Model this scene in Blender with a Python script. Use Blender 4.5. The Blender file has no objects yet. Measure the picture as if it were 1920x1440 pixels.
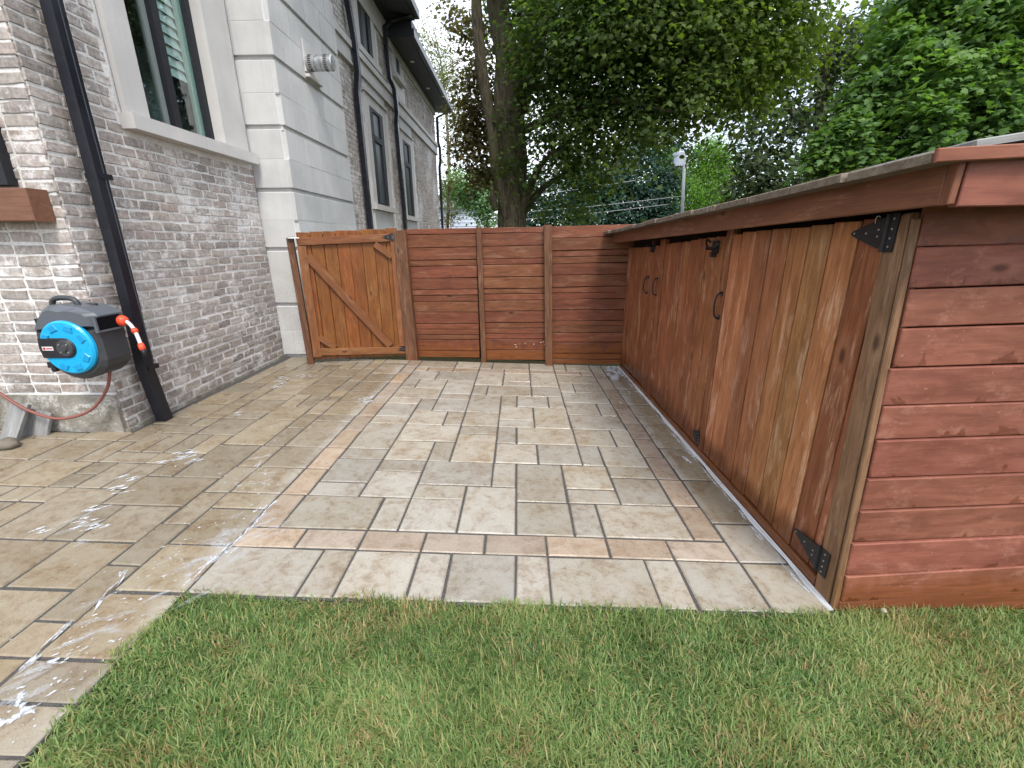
import bpy, math, random
import numpy as np
from mathutils import Vector, Matrix
R = math.radians
random.seed(7); rng = np.random.default_rng(11)
scene = bpy.context.scene

# ------------------------------------------------------------------ camera, sky, sun, exposure
CAM_H, F_PX, YAW, PITCH, ROLL = 1.5, 825.0, R(-1.0), R(17.95), R(-0.3)
cy, sy, cp, sp, cr, sr = math.cos(YAW), math.sin(YAW), math.cos(PITCH), math.sin(PITCH), math.cos(ROLL), math.sin(ROLL)
FWD = Vector((sy*cp, cy*cp, -sp)); R0 = Vector((cy, -sy, 0)); U0 = R0.cross(FWD)
RIGHT = cr*R0 + sr*U0; UP = -sr*R0 + cr*U0
EYE = Vector((0, 0, CAM_H))
cam_d = bpy.data.cameras.new('camera'); cam = bpy.data.objects.new('camera', cam_d)
scene.collection.objects.link(cam); scene.camera = cam
cam.matrix_world = Matrix(((RIGHT.x, UP.x, -FWD.x, EYE.x), (RIGHT.y, UP.y, -FWD.y, EYE.y), (RIGHT.z, UP.z, -FWD.z, EYE.z), (0, 0, 0, 1)))
cam_d.sensor_fit = 'HORIZONTAL'; cam_d.sensor_width = 36.0; cam_d.lens = 36.0*F_PX/1920.0
cam_d.clip_start = 0.02; cam_d.clip_end = 3000

SUN_EL, SUN_AZ = R(55), R(162)      # azimuth clockwise from +Y
world = bpy.data.worlds.new("World"); scene.world = world; world.use_nodes = True
wn, wl = world.node_tree.nodes, world.node_tree.links; wn.clear()
w_out = wn.new('ShaderNodeOutputWorld'); w_bg = wn.new('ShaderNodeBackground')
w_sky = wn.new('ShaderNodeTexSky'); w_sky.sky_type = 'NISHITA'; w_sky.sun_disc = False
w_sky.sun_elevation = SUN_EL; w_sky.sun_rotation = SUN_AZ; w_sky.dust_density = 2.0; w_sky.air_density = 1.0
w_tc = wn.new('ShaderNodeTexCoord'); w_map = wn.new('ShaderNodeMapping'); w_map.inputs['Scale'].default_value = (1.6, 1.6, 3.2)
w_map.inputs['Location'].default_value = (0.35, 0.1, 0.4)
w_no = wn.new('ShaderNodeTexNoise'); w_no.inputs['Scale'].default_value = 1.3; w_no.inputs['Detail'].default_value = 8; w_no.inputs['Roughness'].default_value = 0.55
w_rmp = wn.new('ShaderNodeMapRange'); w_rmp.inputs['From Min'].default_value = 0.40; w_rmp.inputs['From Max'].default_value = 0.62
w_rmp.inputs['To Min'].default_value = 0.35; w_rmp.inputs['To Max'].default_value = 1.0
w_mix = wn.new('ShaderNodeMix'); w_mix.data_type = 'RGBA'
w_mix.inputs['B'].default_value = (8.6, 8.9, 9.4, 1)          # thin bright overcast
wl.new(w_tc.outputs['Generated'], w_map.inputs['Vector']); wl.new(w_map.outputs['Vector'], w_no.inputs['Vector'])
wl.new(w_no.outputs['Fac'], w_rmp.inputs['Value']); wl.new(w_rmp.outputs['Result'], w_mix.inputs['Factor'])
wl.new(w_sky.outputs['Color'], w_mix.inputs['A']); wl.new(w_mix.outputs['Result'], w_bg.inputs['Color'])
w_bg.inputs['Strength'].default_value = 0.10; wl.new(w_bg.outputs['Background'], w_out.inputs['Surface'])

sun_d = bpy.data.lights.new('sun', 'SUN'); sun = bpy.data.objects.new('sun', sun_d); scene.collection.objects.link(sun)
sun_d.energy = 1.35; sun_d.angle = R(16); sun_d.color = (1.0, 0.95, 0.87)
sdir = Vector((math.sin(SUN_AZ)*math.cos(SUN_EL), math.cos(SUN_AZ)*math.cos(SUN_EL), math.sin(SUN_EL)))
sun.rotation_euler = sdir.to_track_quat('Z', 'Y').to_euler(); sun.location = sdir*30
scene.view_settings.view_transform = 'Standard'; scene.view_settings.look = 'None'
scene.view_settings.gamma = 1.0; scene.view_settings.use_curve_mapping = False
scene.view_settings.exposure = 1.40

# ------------------------------------------------------------------ helpers
SLOPE = 0.031                                    # the paving falls gently away from the house
def gz(x): return -SLOPE*max(-4.5, min(4.5, x))
def ray(px, py): return FWD + RIGHT*((px-960)/F_PX) - UP*((py-720)/F_PX)
def on_axis(px, py, ax, v):
    d = ray(px, py); return EYE + d*((v-EYE[ax])/d[ax])
def on_ground(px, py):
    d = ray(px, py); return EYE + d*(-EYE.z/(d.z+SLOPE*d.x))
class VPlane:
    """an upright plane: u runs along it, z up, o out of it towards the yard"""
    def __init__(s, a, b, flip=False):
        s.a = Vector((a[0], a[1], 0)); d = Vector((b[0]-a[0], b[1]-a[1], 0)); s.len = d.length
        s.d = d.normalized(); s.n = Vector((s.d.y, -s.d.x, 0))
    def P(s, u, z, o=0.0): return s.a + s.d*u + s.n*o + Vector((0, 0, z))
    def hit(s, px, py, o=0.0):
        r = ray(px, py); a = s.a + s.n*o
        t = ((a.x-EYE.x)*s.n.x+(a.y-EYE.y)*s.n.y)/(r.x*s.n.x+r.y*s.n.y)
        p = EYE + r*t; return ((p-s.a).dot(s.d), p.z)
    def M(s, u, z, o=0.0, ang=0.0):                # local x along the plane turned by ang, local y up, local z out
        x = s.d*math.cos(ang) + Vector((0, 0, math.sin(ang))); y = -s.d*math.sin(ang) + Vector((0, 0, math.cos(ang)))
        return frame(s.P(u, z, o), x, y, s.n)
def frame(p, x, y, z):
    return Matrix(((x.x, y.x, z.x, p.x), (x.y, y.y, z.y, p.y), (x.z, y.z, z.z, p.z), (0, 0, 0, 1)))
WM = {}
def link(o, parent, M):
    scene.collection.objects.link(o); WM[o] = M
    if parent is not None:
        o.parent = parent; o.matrix_local = WM[parent].inverted() @ M
    else: o.matrix_world = M
    return o
def thing(name, label, cat, loc, group=None):
    o = bpy.data.objects.new(name, None); o.empty_display_size = 0.1
    link(o, None, Matrix.Translation(Vector(loc))); tag(o, label, cat, group); return o
def tag(o, label, cat, group=None):
    o['label'] = label; o['category'] = cat
    if group: o['group'] = group
    return o
def add(name, me, mat, parent=None, M=None, kind=None):
    if mat is not None and not me.materials: me.materials.append(mat)
    o = bpy.data.objects.new(name, me); link(o, parent, M if M is not None else Matrix.Identity(4))
    if kind: o['kind'] = kind
    return o
def mesh(name, v, f, smooth=False):
    me = bpy.data.meshes.new(name); me.from_pydata([tuple(p) for p in v], [], f)
    if smooth: me.polygons.foreach_set('use_smooth', [True]*len(me.polygons))
    me.update(); return me
def box_vf(x0, x1, y0, y1, z0, z1):
    v = [(x0,y0,z0),(x1,y0,z0),(x1,y1,z0),(x0,y1,z0),(x0,y0,z1),(x1,y0,z1),(x1,y1,z1),(x0,y1,z1)]
    return v, [(3,2,1,0),(4,5,6,7),(0,1,5,4),(1,2,6,5),(2,3,7,6),(3,0,4,7)]
def join_vf(parts):
    V, Fc = [], []
    for v, f in parts:
        n = len(V); V += list(v); Fc += [tuple(i+n for i in q) for q in f]
    return V, Fc
def boxes(name, specs): return mesh(name, *join_vf([box_vf(*s) for s in specs]))
def plank_mesh(L, W, T, c=0.003, jit=0.0, cut=0.0):
    """board centred on its length and width, back at z=0, eased front arrises, 20 triangles"""
    l, w = L/2, W/2; j = lambda: random.uniform(-jit, jit)
    o = [(-l+j(), -w+j()), (l+j(), -w+j()), (l+j(), w+j()), (-l+j(), w+j())]
    q = [(max(abs(x)-c, 0)*(1 if x > 0 else -1), max(abs(y)-c, 0)*(1 if y > 0 else -1)) for x, y in o]
    v = [(x, y, 0) for x, y in o] + [(x, y, T-c) for x, y in o] + [(x, y, T+j()*.4) for x, y in q]
    f = [(3,2,1,0), (8,9,10,11)]
    for k in range(4):
        m = (k+1) % 4; f += [(k, m, m+4, k+4), (k+4, m+4, m+8, k+8)]
    return mesh('plank', v, f)
def board(name, pl, p0, p1, W, T, o, mat, parent, c=0.003, jit=0.0008):
    """a board on an upright plane, from p0 to p1 (its centre line), back face o metres off the plane"""
    du, dz = p1[0]-p0[0], p1[1]-p0[1]; L = math.hypot(du, dz)
    M = pl.M((p0[0]+p1[0])/2, (p0[1]+p1[1])/2, o, math.atan2(dz, du))
    return add(name, plank_mesh(L, W, T, c, jit), mat, parent, M)
def tube_vf(pts, rad, n=8, caps=True):
    pts = [Vector(p) for p in pts]; m = len(pts)
    rad = [rad]*m if not hasattr(rad, '__len__') else rad
    V, Fc = [], []; prev = None
    for i, p in enumerate(pts):
        t = (pts[min(i+1, m-1)]-pts[max(i-1, 0)]).normalized()
        a = t.orthogonal().normalized() if prev is None else (prev - t*prev.dot(t)).normalized()
        prev = a; b = t.cross(a)
        for k in range(n):
            g = 2*math.pi*k/n; V.append(p + (a*math.cos(g)+b*math.sin(g))*rad[i])
    for i in range(m-1):
        for k in range(n):
            Fc.append((i*n+k, i*n+(k+1) % n, (i+1)*n+(k+1) % n, (i+1)*n+k))
    if caps: Fc += [tuple(range(n-1, -1, -1)), tuple((m-1)*n+k for k in range(n))]
    return V, Fc
def tube(name, pts, rad, n=8): return mesh(name, *tube_vf(pts, rad, n), smooth=True)
def smooth_path(pts, sub=6):
    P = [Vector(p) for p in pts]; out = []
    for i in range(len(P)-1):
        p0, p1, p2, p3 = P[max(i-1, 0)], P[i], P[i+1], P[min(i+2, len(P)-1)]
        for k in range(sub):
            t = k/sub; out.append(0.5*((2*p1)+(p2-p0)*t+(2*p0-5*p1+4*p2-p3)*t*t+(3*p1-p0-3*p2+p3)*t**3))
    return out + [P[-1]]
def extrude_vf(prof, z0, z1, c=0.0, s=1.0):
    """closed 2-D profile extruded along z with an eased front edge"""
    n = len(prof); cx = sum(p[0] for p in prof)/n; cz = sum(p[1] for p in prof)/n
    ins = [(cx+(x-cx)*(1-c/max(math.hypot(x-cx, z-cz), 1e-6)), cz+(z-cz)*(1-c/max(math.hypot(x-cx, z-cz), 1e-6))) for x, z in prof]
    V = [(x, y, z0) for x, y in prof] + [(x, y, z1-c) for x, y in prof] + ([(x, y, z1) for x, y in ins] if c else [])
    Fc = [tuple(range(n-1, -1, -1))]; top = n*2 if c else n
    for k in range(n):
        m = (k+1) % n; Fc.append((k, m, m+n, k+n))
        if c: Fc.append((k+n, m+n, m+2*n, k+2*n))
    return V, Fc + [tuple(range(top, top+n))]

# ------------------------------------------------------------------ materials
class NT:
    def __init__(s, name, rough=0.7, spec=0.4):
        s.m = bpy.data.materials.new(name); s.m.use_nodes = True; s.t = s.m.node_tree; s.t.nodes.clear()
        s.out = s.n('ShaderNodeOutputMaterial'); s.b = s.n('ShaderNodeBsdfPrincipled'); s.l(s.b.outputs[0], s.out.inputs[0])
        s.b.inputs['Roughness'].default_value = rough; s.b.inputs['Specular IOR Level'].default_value = spec
    def n(s, t, **k):
        x = s.t.nodes.new(t)
        for a, v in k.items(): setattr(x, a, v)
        return x
    def l(s, a, b): s.t.links.new(a, b)
    def put(s, sock, v):
        if hasattr(v, 'is_linked') or hasattr(v, 'links'): s.l(v, sock)
        else: sock.default_value = v
    def coord(s, kind='Object', scale=(1, 1, 1), rnd=0.0):
        if kind == 'World': o = s.n('ShaderNodeNewGeometry').outputs['Position']
        else: o = s.n('ShaderNodeTexCoord').outputs[kind]
        if rnd:
            r = s.n('ShaderNodeObjectInfo').outputs['Random']; mu = s.math('MULTIPLY', r, rnd)
            cb = s.n('ShaderNodeCombineXYZ'); s.l(mu, cb.inputs[0]); s.l(mu, cb.inputs[1]); s.l(mu, cb.inputs[2])
            ad = s.n('ShaderNodeVectorMath', operation='ADD'); s.l(o, ad.inputs[0]); s.l(cb.outputs[0], ad.inputs[1]); o = ad.outputs[0]
        mp = s.n('ShaderNodeMapping'); mp.inputs['Scale'].default_value = scale; s.l(o, mp.inputs['Vector']); return mp.outputs['Vector']
    def noise(s, vec, scale=5, detail=4, rough=0.55, dist=0.0):
        x = s.n('ShaderNodeTexNoise'); x.inputs['Scale'].default_value = scale; x.inputs['Detail'].default_value = detail
        x.inputs['Roughness'].default_value = rough; x.inputs['Distortion'].default_value = dist; s.l(vec, x.inputs['Vector']); return x.outputs['Fac']
    def math(s, op, a, b=0.0, clamp=False):
        x = s.n('ShaderNodeMath', operation=op); x.use_clamp = clamp; s.put(x.inputs[0], a); s.put(x.inputs[1], b); return x.outputs[0]
    def rng(s, v, a, b, c=0.0, d=1.0, smooth=True):
        x = s.n('ShaderNodeMapRange'); x.interpolation_type = 'SMOOTHSTEP' if smooth else 'LINEAR'
        s.put(x.inputs['Value'], v)
        for k, q in zip(('From Min', 'From Max', 'To Min', 'To Max'), (a, b, c, d)): x.inputs[k].default_value = q
        return x.outputs['Result']
    def mix(s, f, a, b, blend='MIX'):
        x = s.n('ShaderNodeMix', data_type='RGBA', blend_type=blend); s.put(x.inputs['Factor'], f)
        for k, v in (('A', a), ('B', b)):
            if isinstance(v, (tuple, list)): x.inputs[k].default_value = (*v[:3], 1)
            else: s.l(v, x.inputs[k])
        return x.outputs['Result']
    def ramp(s, v, stops):
        x = s.n('ShaderNodeValToRGB'); s.l(v, x.inputs[0]); e = x.color_ramp.elements
        while len(e) < len(stops): e.new(0.5)
        for q, (p, c) in zip(e, stops): q.position = p; q.color = (*c, 1)
        return x.outputs['Color']
    def rand(s): return s.n('ShaderNodeObjectInfo').outputs['Random']
    def sep(s, vec):
        x = s.n('ShaderNodeSeparateXYZ'); s.l(vec, x.inputs[0]); return x.outputs
    def attr(s, name): return s.n('ShaderNodeAttribute', attribute_name=name).outputs['Fac']
    def col(s, c):
        if isinstance(c, (tuple, list)): s.b.inputs['Base Color'].default_value = (*c[:3], 1)
        else: s.l(c, s.b.inputs['Base Color'])
    def rough(s, v): s.put(s.b.inputs['Roughness'], v)
    def bump(s, h, strength=0.3, dist=0.01):
        x = s.n('ShaderNodeBump'); x.inputs['Strength'].default_value = strength; x.inputs['Distance'].default_value = dist
        s.l(h, x.inputs['Height']); s.l(x.outputs[0], s.b.inputs['Normal'])
def plain(name, c, rough=0.5, metal=0.0, var=0.12, scale=30, bump=0.05):
    t = NT(name, rough); v = t.coord('Object'); n = t.noise(v, scale, 4)
    t.col(t.mix(n, tuple(x*(1-var) for x in c), tuple(min(1, x*(1+var)) for x in c)))
    t.b.inputs['Metallic'].default_value = metal; t.rough(t.rng(n, .3, .7, max(0, rough-.08), rough+.08))
    if bump: t.bump(n, bump, 0.004)
    return t.m
def wood(name, dark, light, wear, wear_amt=0.5, wet=0.0, wet_col=None, rough=0.6, grain=1.0, wet_h=0.3, var=.10, streak=1.0, drip=0.0, iso=False):
    t = NT(name, rough, 0.35)
    v = t.coord('Object', (1, 1, 1), 37.0); vg = t.coord('Object', (1.3, 22, 22), 37.0); vf = t.coord('Object', (5, 160, 160), 37.0)
    n1 = t.noise(vg, 2.2, 6, 0.6, 1.2); n2 = t.noise(vf, 1.5, 3, 0.6)
    vw = t.coord('Object', (1.0, 4.0, 4.0), 53.0); blot = t.noise(vw, 2.6, 5, 0.62, 0.6)
    soft = t.noise(t.coord('Object', (2.2, 7, 7), 19.0), 2.0, 5, .6, .5)
    base = t.mix(t.rng(t.math('ADD', t.math('MULTIPLY', n1, streak*.6), t.math('MULTIPLY', soft, 1-streak*.6)), .36, .66), dark, light)
    dk_ = t.noise(t.coord('Object', (.9, 5, 5), 83.0), 2.0, 5, .65, .4); base = t.mix(t.math('MULTIPLY', t.rng(dk_, .50, .75), .35), base, t.mix(1.0, base, (.58, .54, .50), 'MULTIPLY'))
    fine = t.math('MULTIPLY_ADD', n2, 0.95 if not iso else 0.5); t.t.nodes[-1].inputs[2].default_value = 0.525 if not iso else .75
    base = t.mix(0.7, base, fine, 'MULTIPLY')
    # sun-bleached, scuffed patches
    if iso: vg = t.coord('Object', (7, 11, 11), 37.0); blot = t.noise(t.coord('Object', (2.6, 5, 5), 53.0), 1.6, 6, .68, .5)
    sc = t.math('MULTIPLY', t.rng(blot, .51, .64), t.rng(t.noise(vg, 3.5 if not iso else 2.2, 7, .8), .45, .56))
    fk = t.noise(t.coord('Object', (14, 90, 90) if not iso else (40, 60, 60), 91.0), 1.0, 3, .6); base = t.mix(t.math('MULTIPLY', t.math('MULTIPLY', t.rng(fk, .66, .72), t.rng(blot, .44, .56)), .7), base, tuple(min(1, x*1.25) for x in wear))
    base = t.mix(t.math('MULTIPLY', sc, wear_amt), base, wear)
    # knots
    vo = t.n('ShaderNodeTexVoronoi'); vo.inputs['Scale'].default_value = 1.0; t.l(t.coord('Object', (3.2, 7.5, 7.5), 71.0), vo.inputs['Vector'])
    kd = vo.outputs['Distance']; kn = t.math('SUBTRACT', 1.0, t.rng(kd, .05, .15)); ring = t.math('MULTIPLY', t.rng(kd, .10, .18), t.math('SUBTRACT', 1.0, t.rng(kd, .20, .38)))
    vs = t.sep(vo.outputs['Color']); gate = t.math('GREATER_THAN', vs[0], 0.74)
    base = t.mix(t.math('MULTIPLY', t.math('MULTIPLY', ring, gate), .15), base, wear)
    base = t.mix(t.math('MULTIPLY', t.math('MULTIPLY', kn, gate), 0.85), base, tuple(x*.35 for x in dark))
    # per-board tone
    hv = t.n('ShaderNodeHueSaturation'); t.l(base, hv.inputs['Color'])
    t.l(t.rng(t.rand(), 0, 1, 1-var, 1+var, False), hv.inputs['Value']); t.l(t.rng(t.math('FRACT', t.math('MULTIPLY', t.rand(), 7.31)), 0, 1, .5-var*.05, .5+var*.05, False), hv.inputs['Hue'])
    base = hv.outputs['Color']; ro = t.rng(n1, .2, .8, rough-.08, rough+.12)
    if wet:
        wp = t.coord('World'); zz = t.sep(wp)[2]
        vn = t.noise(t.coord('World', (16, 16, 2.2)), 1.0, 4, .6)
        h = t.math('MULTIPLY_ADD', vn, -wet_h*1.5); t.t.nodes[-1].inputs[2].default_value = wet_h*1.25
        f = t.math('MULTIPLY', t.math('SUBTRACT', 1.0, t.rng(t.math('SUBTRACT', zz, h), -0.04, 0.10)), wet)
        base = t.mix(f, base, t.mix(t.rng(n1, .3, .7), tuple(x*.6 for x in wet_col), wet_col)); ro = t.math('SUBTRACT', ro, t.math('MULTIPLY', f, .3))
    if drip:
        ob = t.sep(t.coord('Object', (1, 1, 1))); dn = t.noise(t.coord('Object', (7, 3.5, 7), 29.0), 1.0, 5, .6, .8)
        th = t.math('MULTIPLY_ADD', ob[1], -2.6); t.t.nodes[-1].inputs[2].default_value = -.17
        dm = t.math('MULTIPLY', t.rng(t.math('ADD', dn, th), .56, .585), drip)
        base = t.mix(dm, base, t.mix(1.0, base, (.58, .50, .44), 'MULTIPLY')); ro = t.math('SUBTRACT', ro, t.math('MULTIPLY', dm, .22))
    t.col(base); t.rough(ro); t.bump(t.math('ADD', n1, t.math('MULTIPLY', n2, .5)), 0.25*grain, 0.004); return t.m

def paver_mat(name, c0, c1, c2):
    t = NT(name, 0.6, 0.45); P = t.coord('World'); v = t.coord('World', (1, 1, 1), 9.0)
    a = t.noise(v, 6.5, 7, .70, .5); b = t.noise(v, 26, 6, .74, .3); f = t.noise(v, 140, 3, .7); g = t.noise(v, 420, 2, .6)
    base = t.mix(t.rng(a, .36, .64), c0, c1); base = t.mix(t.math('MULTIPLY', t.rng(t.math('ADD', t.math('MULTIPLY', b, .6), t.math('MULTIPLY', a, .4)), .47, .64), .72), base, c2)
    base = t.mix(t.math('MULTIPLY', t.rng(f, .58, .70), .35), base, tuple(x*.42 for x in c2))
    base = t.mix(t.math('MULTIPLY', t.rng(g, .60, .72), .5), base, (.52, .50, .46))
    hv = t.n('ShaderNodeHueSaturation'); t.l(base, hv.inputs['Color']); t.l(t.rng(t.rand(), 0, 1, .80, 1.13, False), hv.inputs['Value'])
    t.l(t.rng(t.math('FRACT', t.math('MULTIPLY', t.rand(), 5.7)), 0, 1, .70, 1.05, False), hv.inputs['Saturation'])
    base = hv.outputs['Color']
    # hosed-down, still wet on the house side and along the shed; damp sheen with dry islands elsewhere
    s = t.sep(P); big = t.noise(P, 1.4, 4, .55, .5)
    wx = t.math('ADD', t.rng(s[0], -1.75, -1.25, 1.0, 0.0), t.math('MULTIPLY', t.math('SUBTRACT', big, .5), .9))
    wet = t.rng(wx, .35, .65)
    wr = t.math('ADD', t.rng(s[0], 1.05, 1.2, 0.0, 1.0), t.math('MULTIPLY', t.math('SUBTRACT', t.noise(P, 3.0, 4), .5), .6))
    wr = t.math('MULTIPLY', t.rng(wr, .4, .75), t.rng(s[1], 1.7, 2.6)); wet = t.math('MAXIMUM', wet, wr)
    wy = t.rng(t.math('ADD', s[1], t.math('MULTIPLY', big, .6)), 5.3, 5.8); wet = t.math('MAXIMUM', wet, t.math('MULTIPLY', wy, .6))
    base = t.mix(wet, base, t.mix(1.0, base, (.80, .735, .63), 'MULTIPLY'))
    t.col(base)
    sheen = t.rng(t.noise(P, 3.3, 5, .6, .4), .46, .62)
    dry_r = t.rng(sheen, 0, 1, .52, .17); wr_ = t.rng(t.noise(P, 9, 4), .3, .7, .24, .46)
    mr = t.n('ShaderNodeMix', data_type='FLOAT'); t.l(wet, mr.inputs['Factor']); t.l(dry_r, mr.inputs['A']); t.l(wr_, mr.inputs['B'])
    t.rough(mr.outputs['Result'])
    t.bump(t.math('ADD', t.math('MULTIPLY', b, .9), t.math('ADD', t.math('MULTIPLY', f, .35), t.math('MULTIPLY', a, 1.2))), 0.5, 0.006); return t.m

M_pav = paver_mat('paver_grey_beige', (.315, .290, .242), (.285, .245, .185), (.175, .118, .068))
M_pink = paver_mat('paver_buff', (.335, .262, .19), (.30, .222, .152), (.205, .125, .07))
M_cream = paver_mat('paver_cream', (.375, .325, .235), (.325, .265, .185), (.24, .17, .105))

def brick_mat(name, use_attr=False):
    t = NT(name, 0.88, 0.25); v = t.coord('World'); r = t.attr('tint') if use_attr else t.rand()
    base = t.ramp(r, [(0, (.25, .225, .215)), (.22, (.375, .34, .315)), (.45, (.32, .285, .27)), (.65, (.43, .39, .36)), (.82, (.36, .295, .27)), (1, (.48, .455, .435))])
    n = t.noise(v, 38, 5, .65); base = t.mix(t.rng(n, .38, .68), base, t.mix(1.0, base, (.72, .70, .68), 'MULTIPLY'))
    streak = t.noise(t.coord('World', (60, 60, 9)), 1.0, 3, .6); base = t.mix(t.math('MULTIPLY', t.rng(streak, .52, .66), .30), base, (.50, .45, .38))
    lime = t.noise(v, 9, 6, .72, .3); big = t.noise(v, 1.3, 3, .5)
    lf = t.rng(t.math('ADD', t.math('ADD', t.math('MULTIPLY', lime, .65), t.math('MULTIPLY', t.noise(v, 34, 5, .75), .35)), t.math('MULTIPLY', t.math('SUBTRACT', big, .5), .5)), .49, .62)
    base = t.mix(t.math('MULTIPLY', lf, .6), base, (.74, .735, .735))
    zz = t.sep(v)[2]; dmp = t.math('MULTIPLY', t.math('SUBTRACT', 1.0, t.rng(t.math('ADD', zz, t.math('MULTIPLY', big, -1.1)), -.15, .25)), .5); base = t.mix(dmp, base, t.mix(1.0, base, (.60, .55, .50), 'MULTIPLY')); t.col(base)
    t.bump(t.math('ADD', n, t.math('MULTIPLY', lime, .8)), 0.7, 0.006); return t.m
M_brick = brick_mat('tumbled_brick'); M_brick_far = brick_mat('tumbled_brick_far', True)
def mortar_mat():
    t = NT('lime_mortar', 0.95, 0.15); v = t.coord('World'); n = t.noise(v, 55, 5, .7); b = t.noise(v, 4, 4)
    c = t.mix(t.rng(b, .35, .65), (.66, .65, .64), (.78, .77, .765)); t.col(t.mix(t.rng(n, .3, .7), c, t.mix(1.0, c, (.75, .74, .72), 'MULTIPLY'))); t.bump(n, .6, .006); return t.m
M_mortar = mortar_mat()
def stone_mat(name, c, c2, bump=.12):
    t = NT(name, .82, .25); v = t.coord('World'); a = t.noise(v, 2.2, 5, .6); f = t.noise(v, 90, 4, .7)
    base = t.mix(t.rng(a, .35, .65), c, c2); base = t.mix(t.math('MULTIPLY', t.rng(f, .5, .75), .35), base, tuple(x*.78 for x in c2))
    hv = t.n('ShaderNodeHueSaturation'); t.l(base, hv.inputs['Color']); t.l(t.rng(t.rand(), 0, 1, .94, 1.06, False), hv.inputs['Value'])
    strk = t.noise(t.coord('World', (22, 22, .9)), 1.0, 4, .6); hv2 = t.mix(t.math('MULTIPLY', t.rng(strk, .5, .7), .16), hv.outputs['Color'], tuple(x*.72 for x in c2)); z = t.sep(v)[2]; low = t.math('MULTIPLY', t.math('SUBTRACT', 1.0, t.rng(z, .9, 1.5)), t.rng(t.noise(v, 60, 4, .75), .50, .60))
    t.col(t.mix(t.math('MULTIPLY', low, .28), hv2, (.20, .18, .16))); t.bump(t.math('ADD', f, a), bump, .004); return t.m
M_stone = stone_mat('limestone', (.525, .525, .52), (.45, .452, .45)); M_stone_trim = stone_mat('limestone_trim', (.535, .522, .508), (.47, .458, .448))
def joint_mat():
    t = NT('jointing_sand', .9, .2); v = t.coord('World'); n = t.noise(v, 160, 3, .7); b = t.noise(v, 2.5, 4)
    t.col(t.mix(t.rng(n, .3, .7), t.mix(b, (.026, .025, .024), (.055, .052, .05)), (.10, .095, .088))); t.bump(n, .6, .004); return t.m
M_joint = joint_mat()
def plaster_mat():
    t = NT('stained_parging', .85, .3); v = t.coord('World'); a = t.noise(v, 4.5, 6, .62, .9); f = t.noise(v, 60, 4)
    t.col(t.mix(t.rng(f, .35, .7), t.ramp(a, [(.32, (.075, .068, .05)), (.44, (.17, .155, .125)), (.52, (.27, .26, .23)), (.60, (.50, .49, .46)), (.68, (.20, .185, .15))]), (.22, .2, .17))); t.rough(t.rng(a, .4, .6, .6, .9)); t.bump(t.math('ADD', a, f), .5, .008); return t.m
M_plaster = plaster_mat()

M_fence = wood('stained_cedar_red', (.100, .030, .0125), (.180, .060, .0255), (.28, .155, .095), .42, .85, (.20, .062, .014), .55, wet_h=.38, var=.14)
M_post = wood('stained_cedar_post', (.075, .033, .016), (.155, .070, .032), (.28, .17, .095), .45, .4, (.17, .06, .02), .6)
M_gate = wood('stained_cedar_orange', (.13, .041, .0075), (.225, .078, .0145), (.30, .155, .06), .38, .0, (.2, .06, .02), .48, var=.11)
M_gate_f = wood('stained_cedar_rail', (.125, .046, .015), (.215, .082, .027), (.32, .19, .10), .38, 0, None, .55)
M_door = wood('weathered_door_cedar', (.215, .083, .028), (.37, .160, .063), (.48, .30, .19), .8, .9, (.14, .044, .014), .55, wet_h=.22, var=.20)
M_door_r = wood('weathered_door_red', (.150, .045, .017), (.28, .097, .038), (.44, .25, .155), .8, .9, (.13, .037, .013), .55, wet_h=.25, var=.10)
M_siding = wood('stained_siding', (.148, .047, .028), (.235, .083, .052), (.34, .165, .115), .38, .75, (.19, .058, .022), .62, .5, wet_h=.14, var=.08, streak=.45, drip=.8, iso=True)
M_fascia = wood('stained_fascia', (.13, .048, .024), (.195, .077, .040), (.36, .2, .13), .35, 0, None, .6, .6, var=.04)
M_corner = wood('bare_post', (.12, .060, .030), (.235, .125, .068), (.36, .23, .14), .4, .6, (.16, .075, .03), .65, wet_h=.25)
M_roofb = wood('silvered_roof_boards', (.09, .068, .050), (.18, .14, .105), (.30, .255, .21), .6, 0, None, .8)
M_dark = wood('painted_gap_shade', (.010, .005, .0035), (.018, .009, .006), (.03, .015, .01), .1, 0, None, .9)  # near-black: the shade of gaps and recesses is put into the colour
M_grey = wood('silvered_plank', (.15, .15, .15), (.27, .27, .265), (.35, .35, .34), .5, 0, None, .8)
M_beam = wood('brown_beam', (.12, .052, .03), (.175, .08, .048), (.3, .16, .1), .2, 0, None, .5, .4)
M_black = plain('black_iron', (.018, .018, .020), .42, .3, .3, 60, .15); M_screw = plain('zinc_screw', (.45, .44, .42), .35, .9, .1)
M_pipe = plain('black_downpipe', (.012, .013, .019), .32, .0, .08, 5, 0); M_frame = plain('black_window_frame', (.010, .011, .016), .6)
M_soffit = plain('dark_soffit', (.022, .025, .032), .5); M_gutter = plain('dark_gutter', (.02, .022, .028), .35)
M_galv = plain('galvanised_vent', (.52, .53, .54), .32, .85, .15, 20, .08); M_white = plain('white_paint', (.72, .72, .72), .5)
M_blind = plain('white_blind', (.78, .80, .80), .6); M_room = plain('room_wall', (.20, .21, .22), .8); M_curtain = plain('green_white_side', (.55, .63, .60), .7)
M_plas = plain('charcoal_plastic', (.040, .043, .048), .42, 0, .12, 80, .06); M_plas2 = plain('grey_plastic_cover', (.085, .095, .11), .38, 0, .12, 80, .06)
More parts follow.
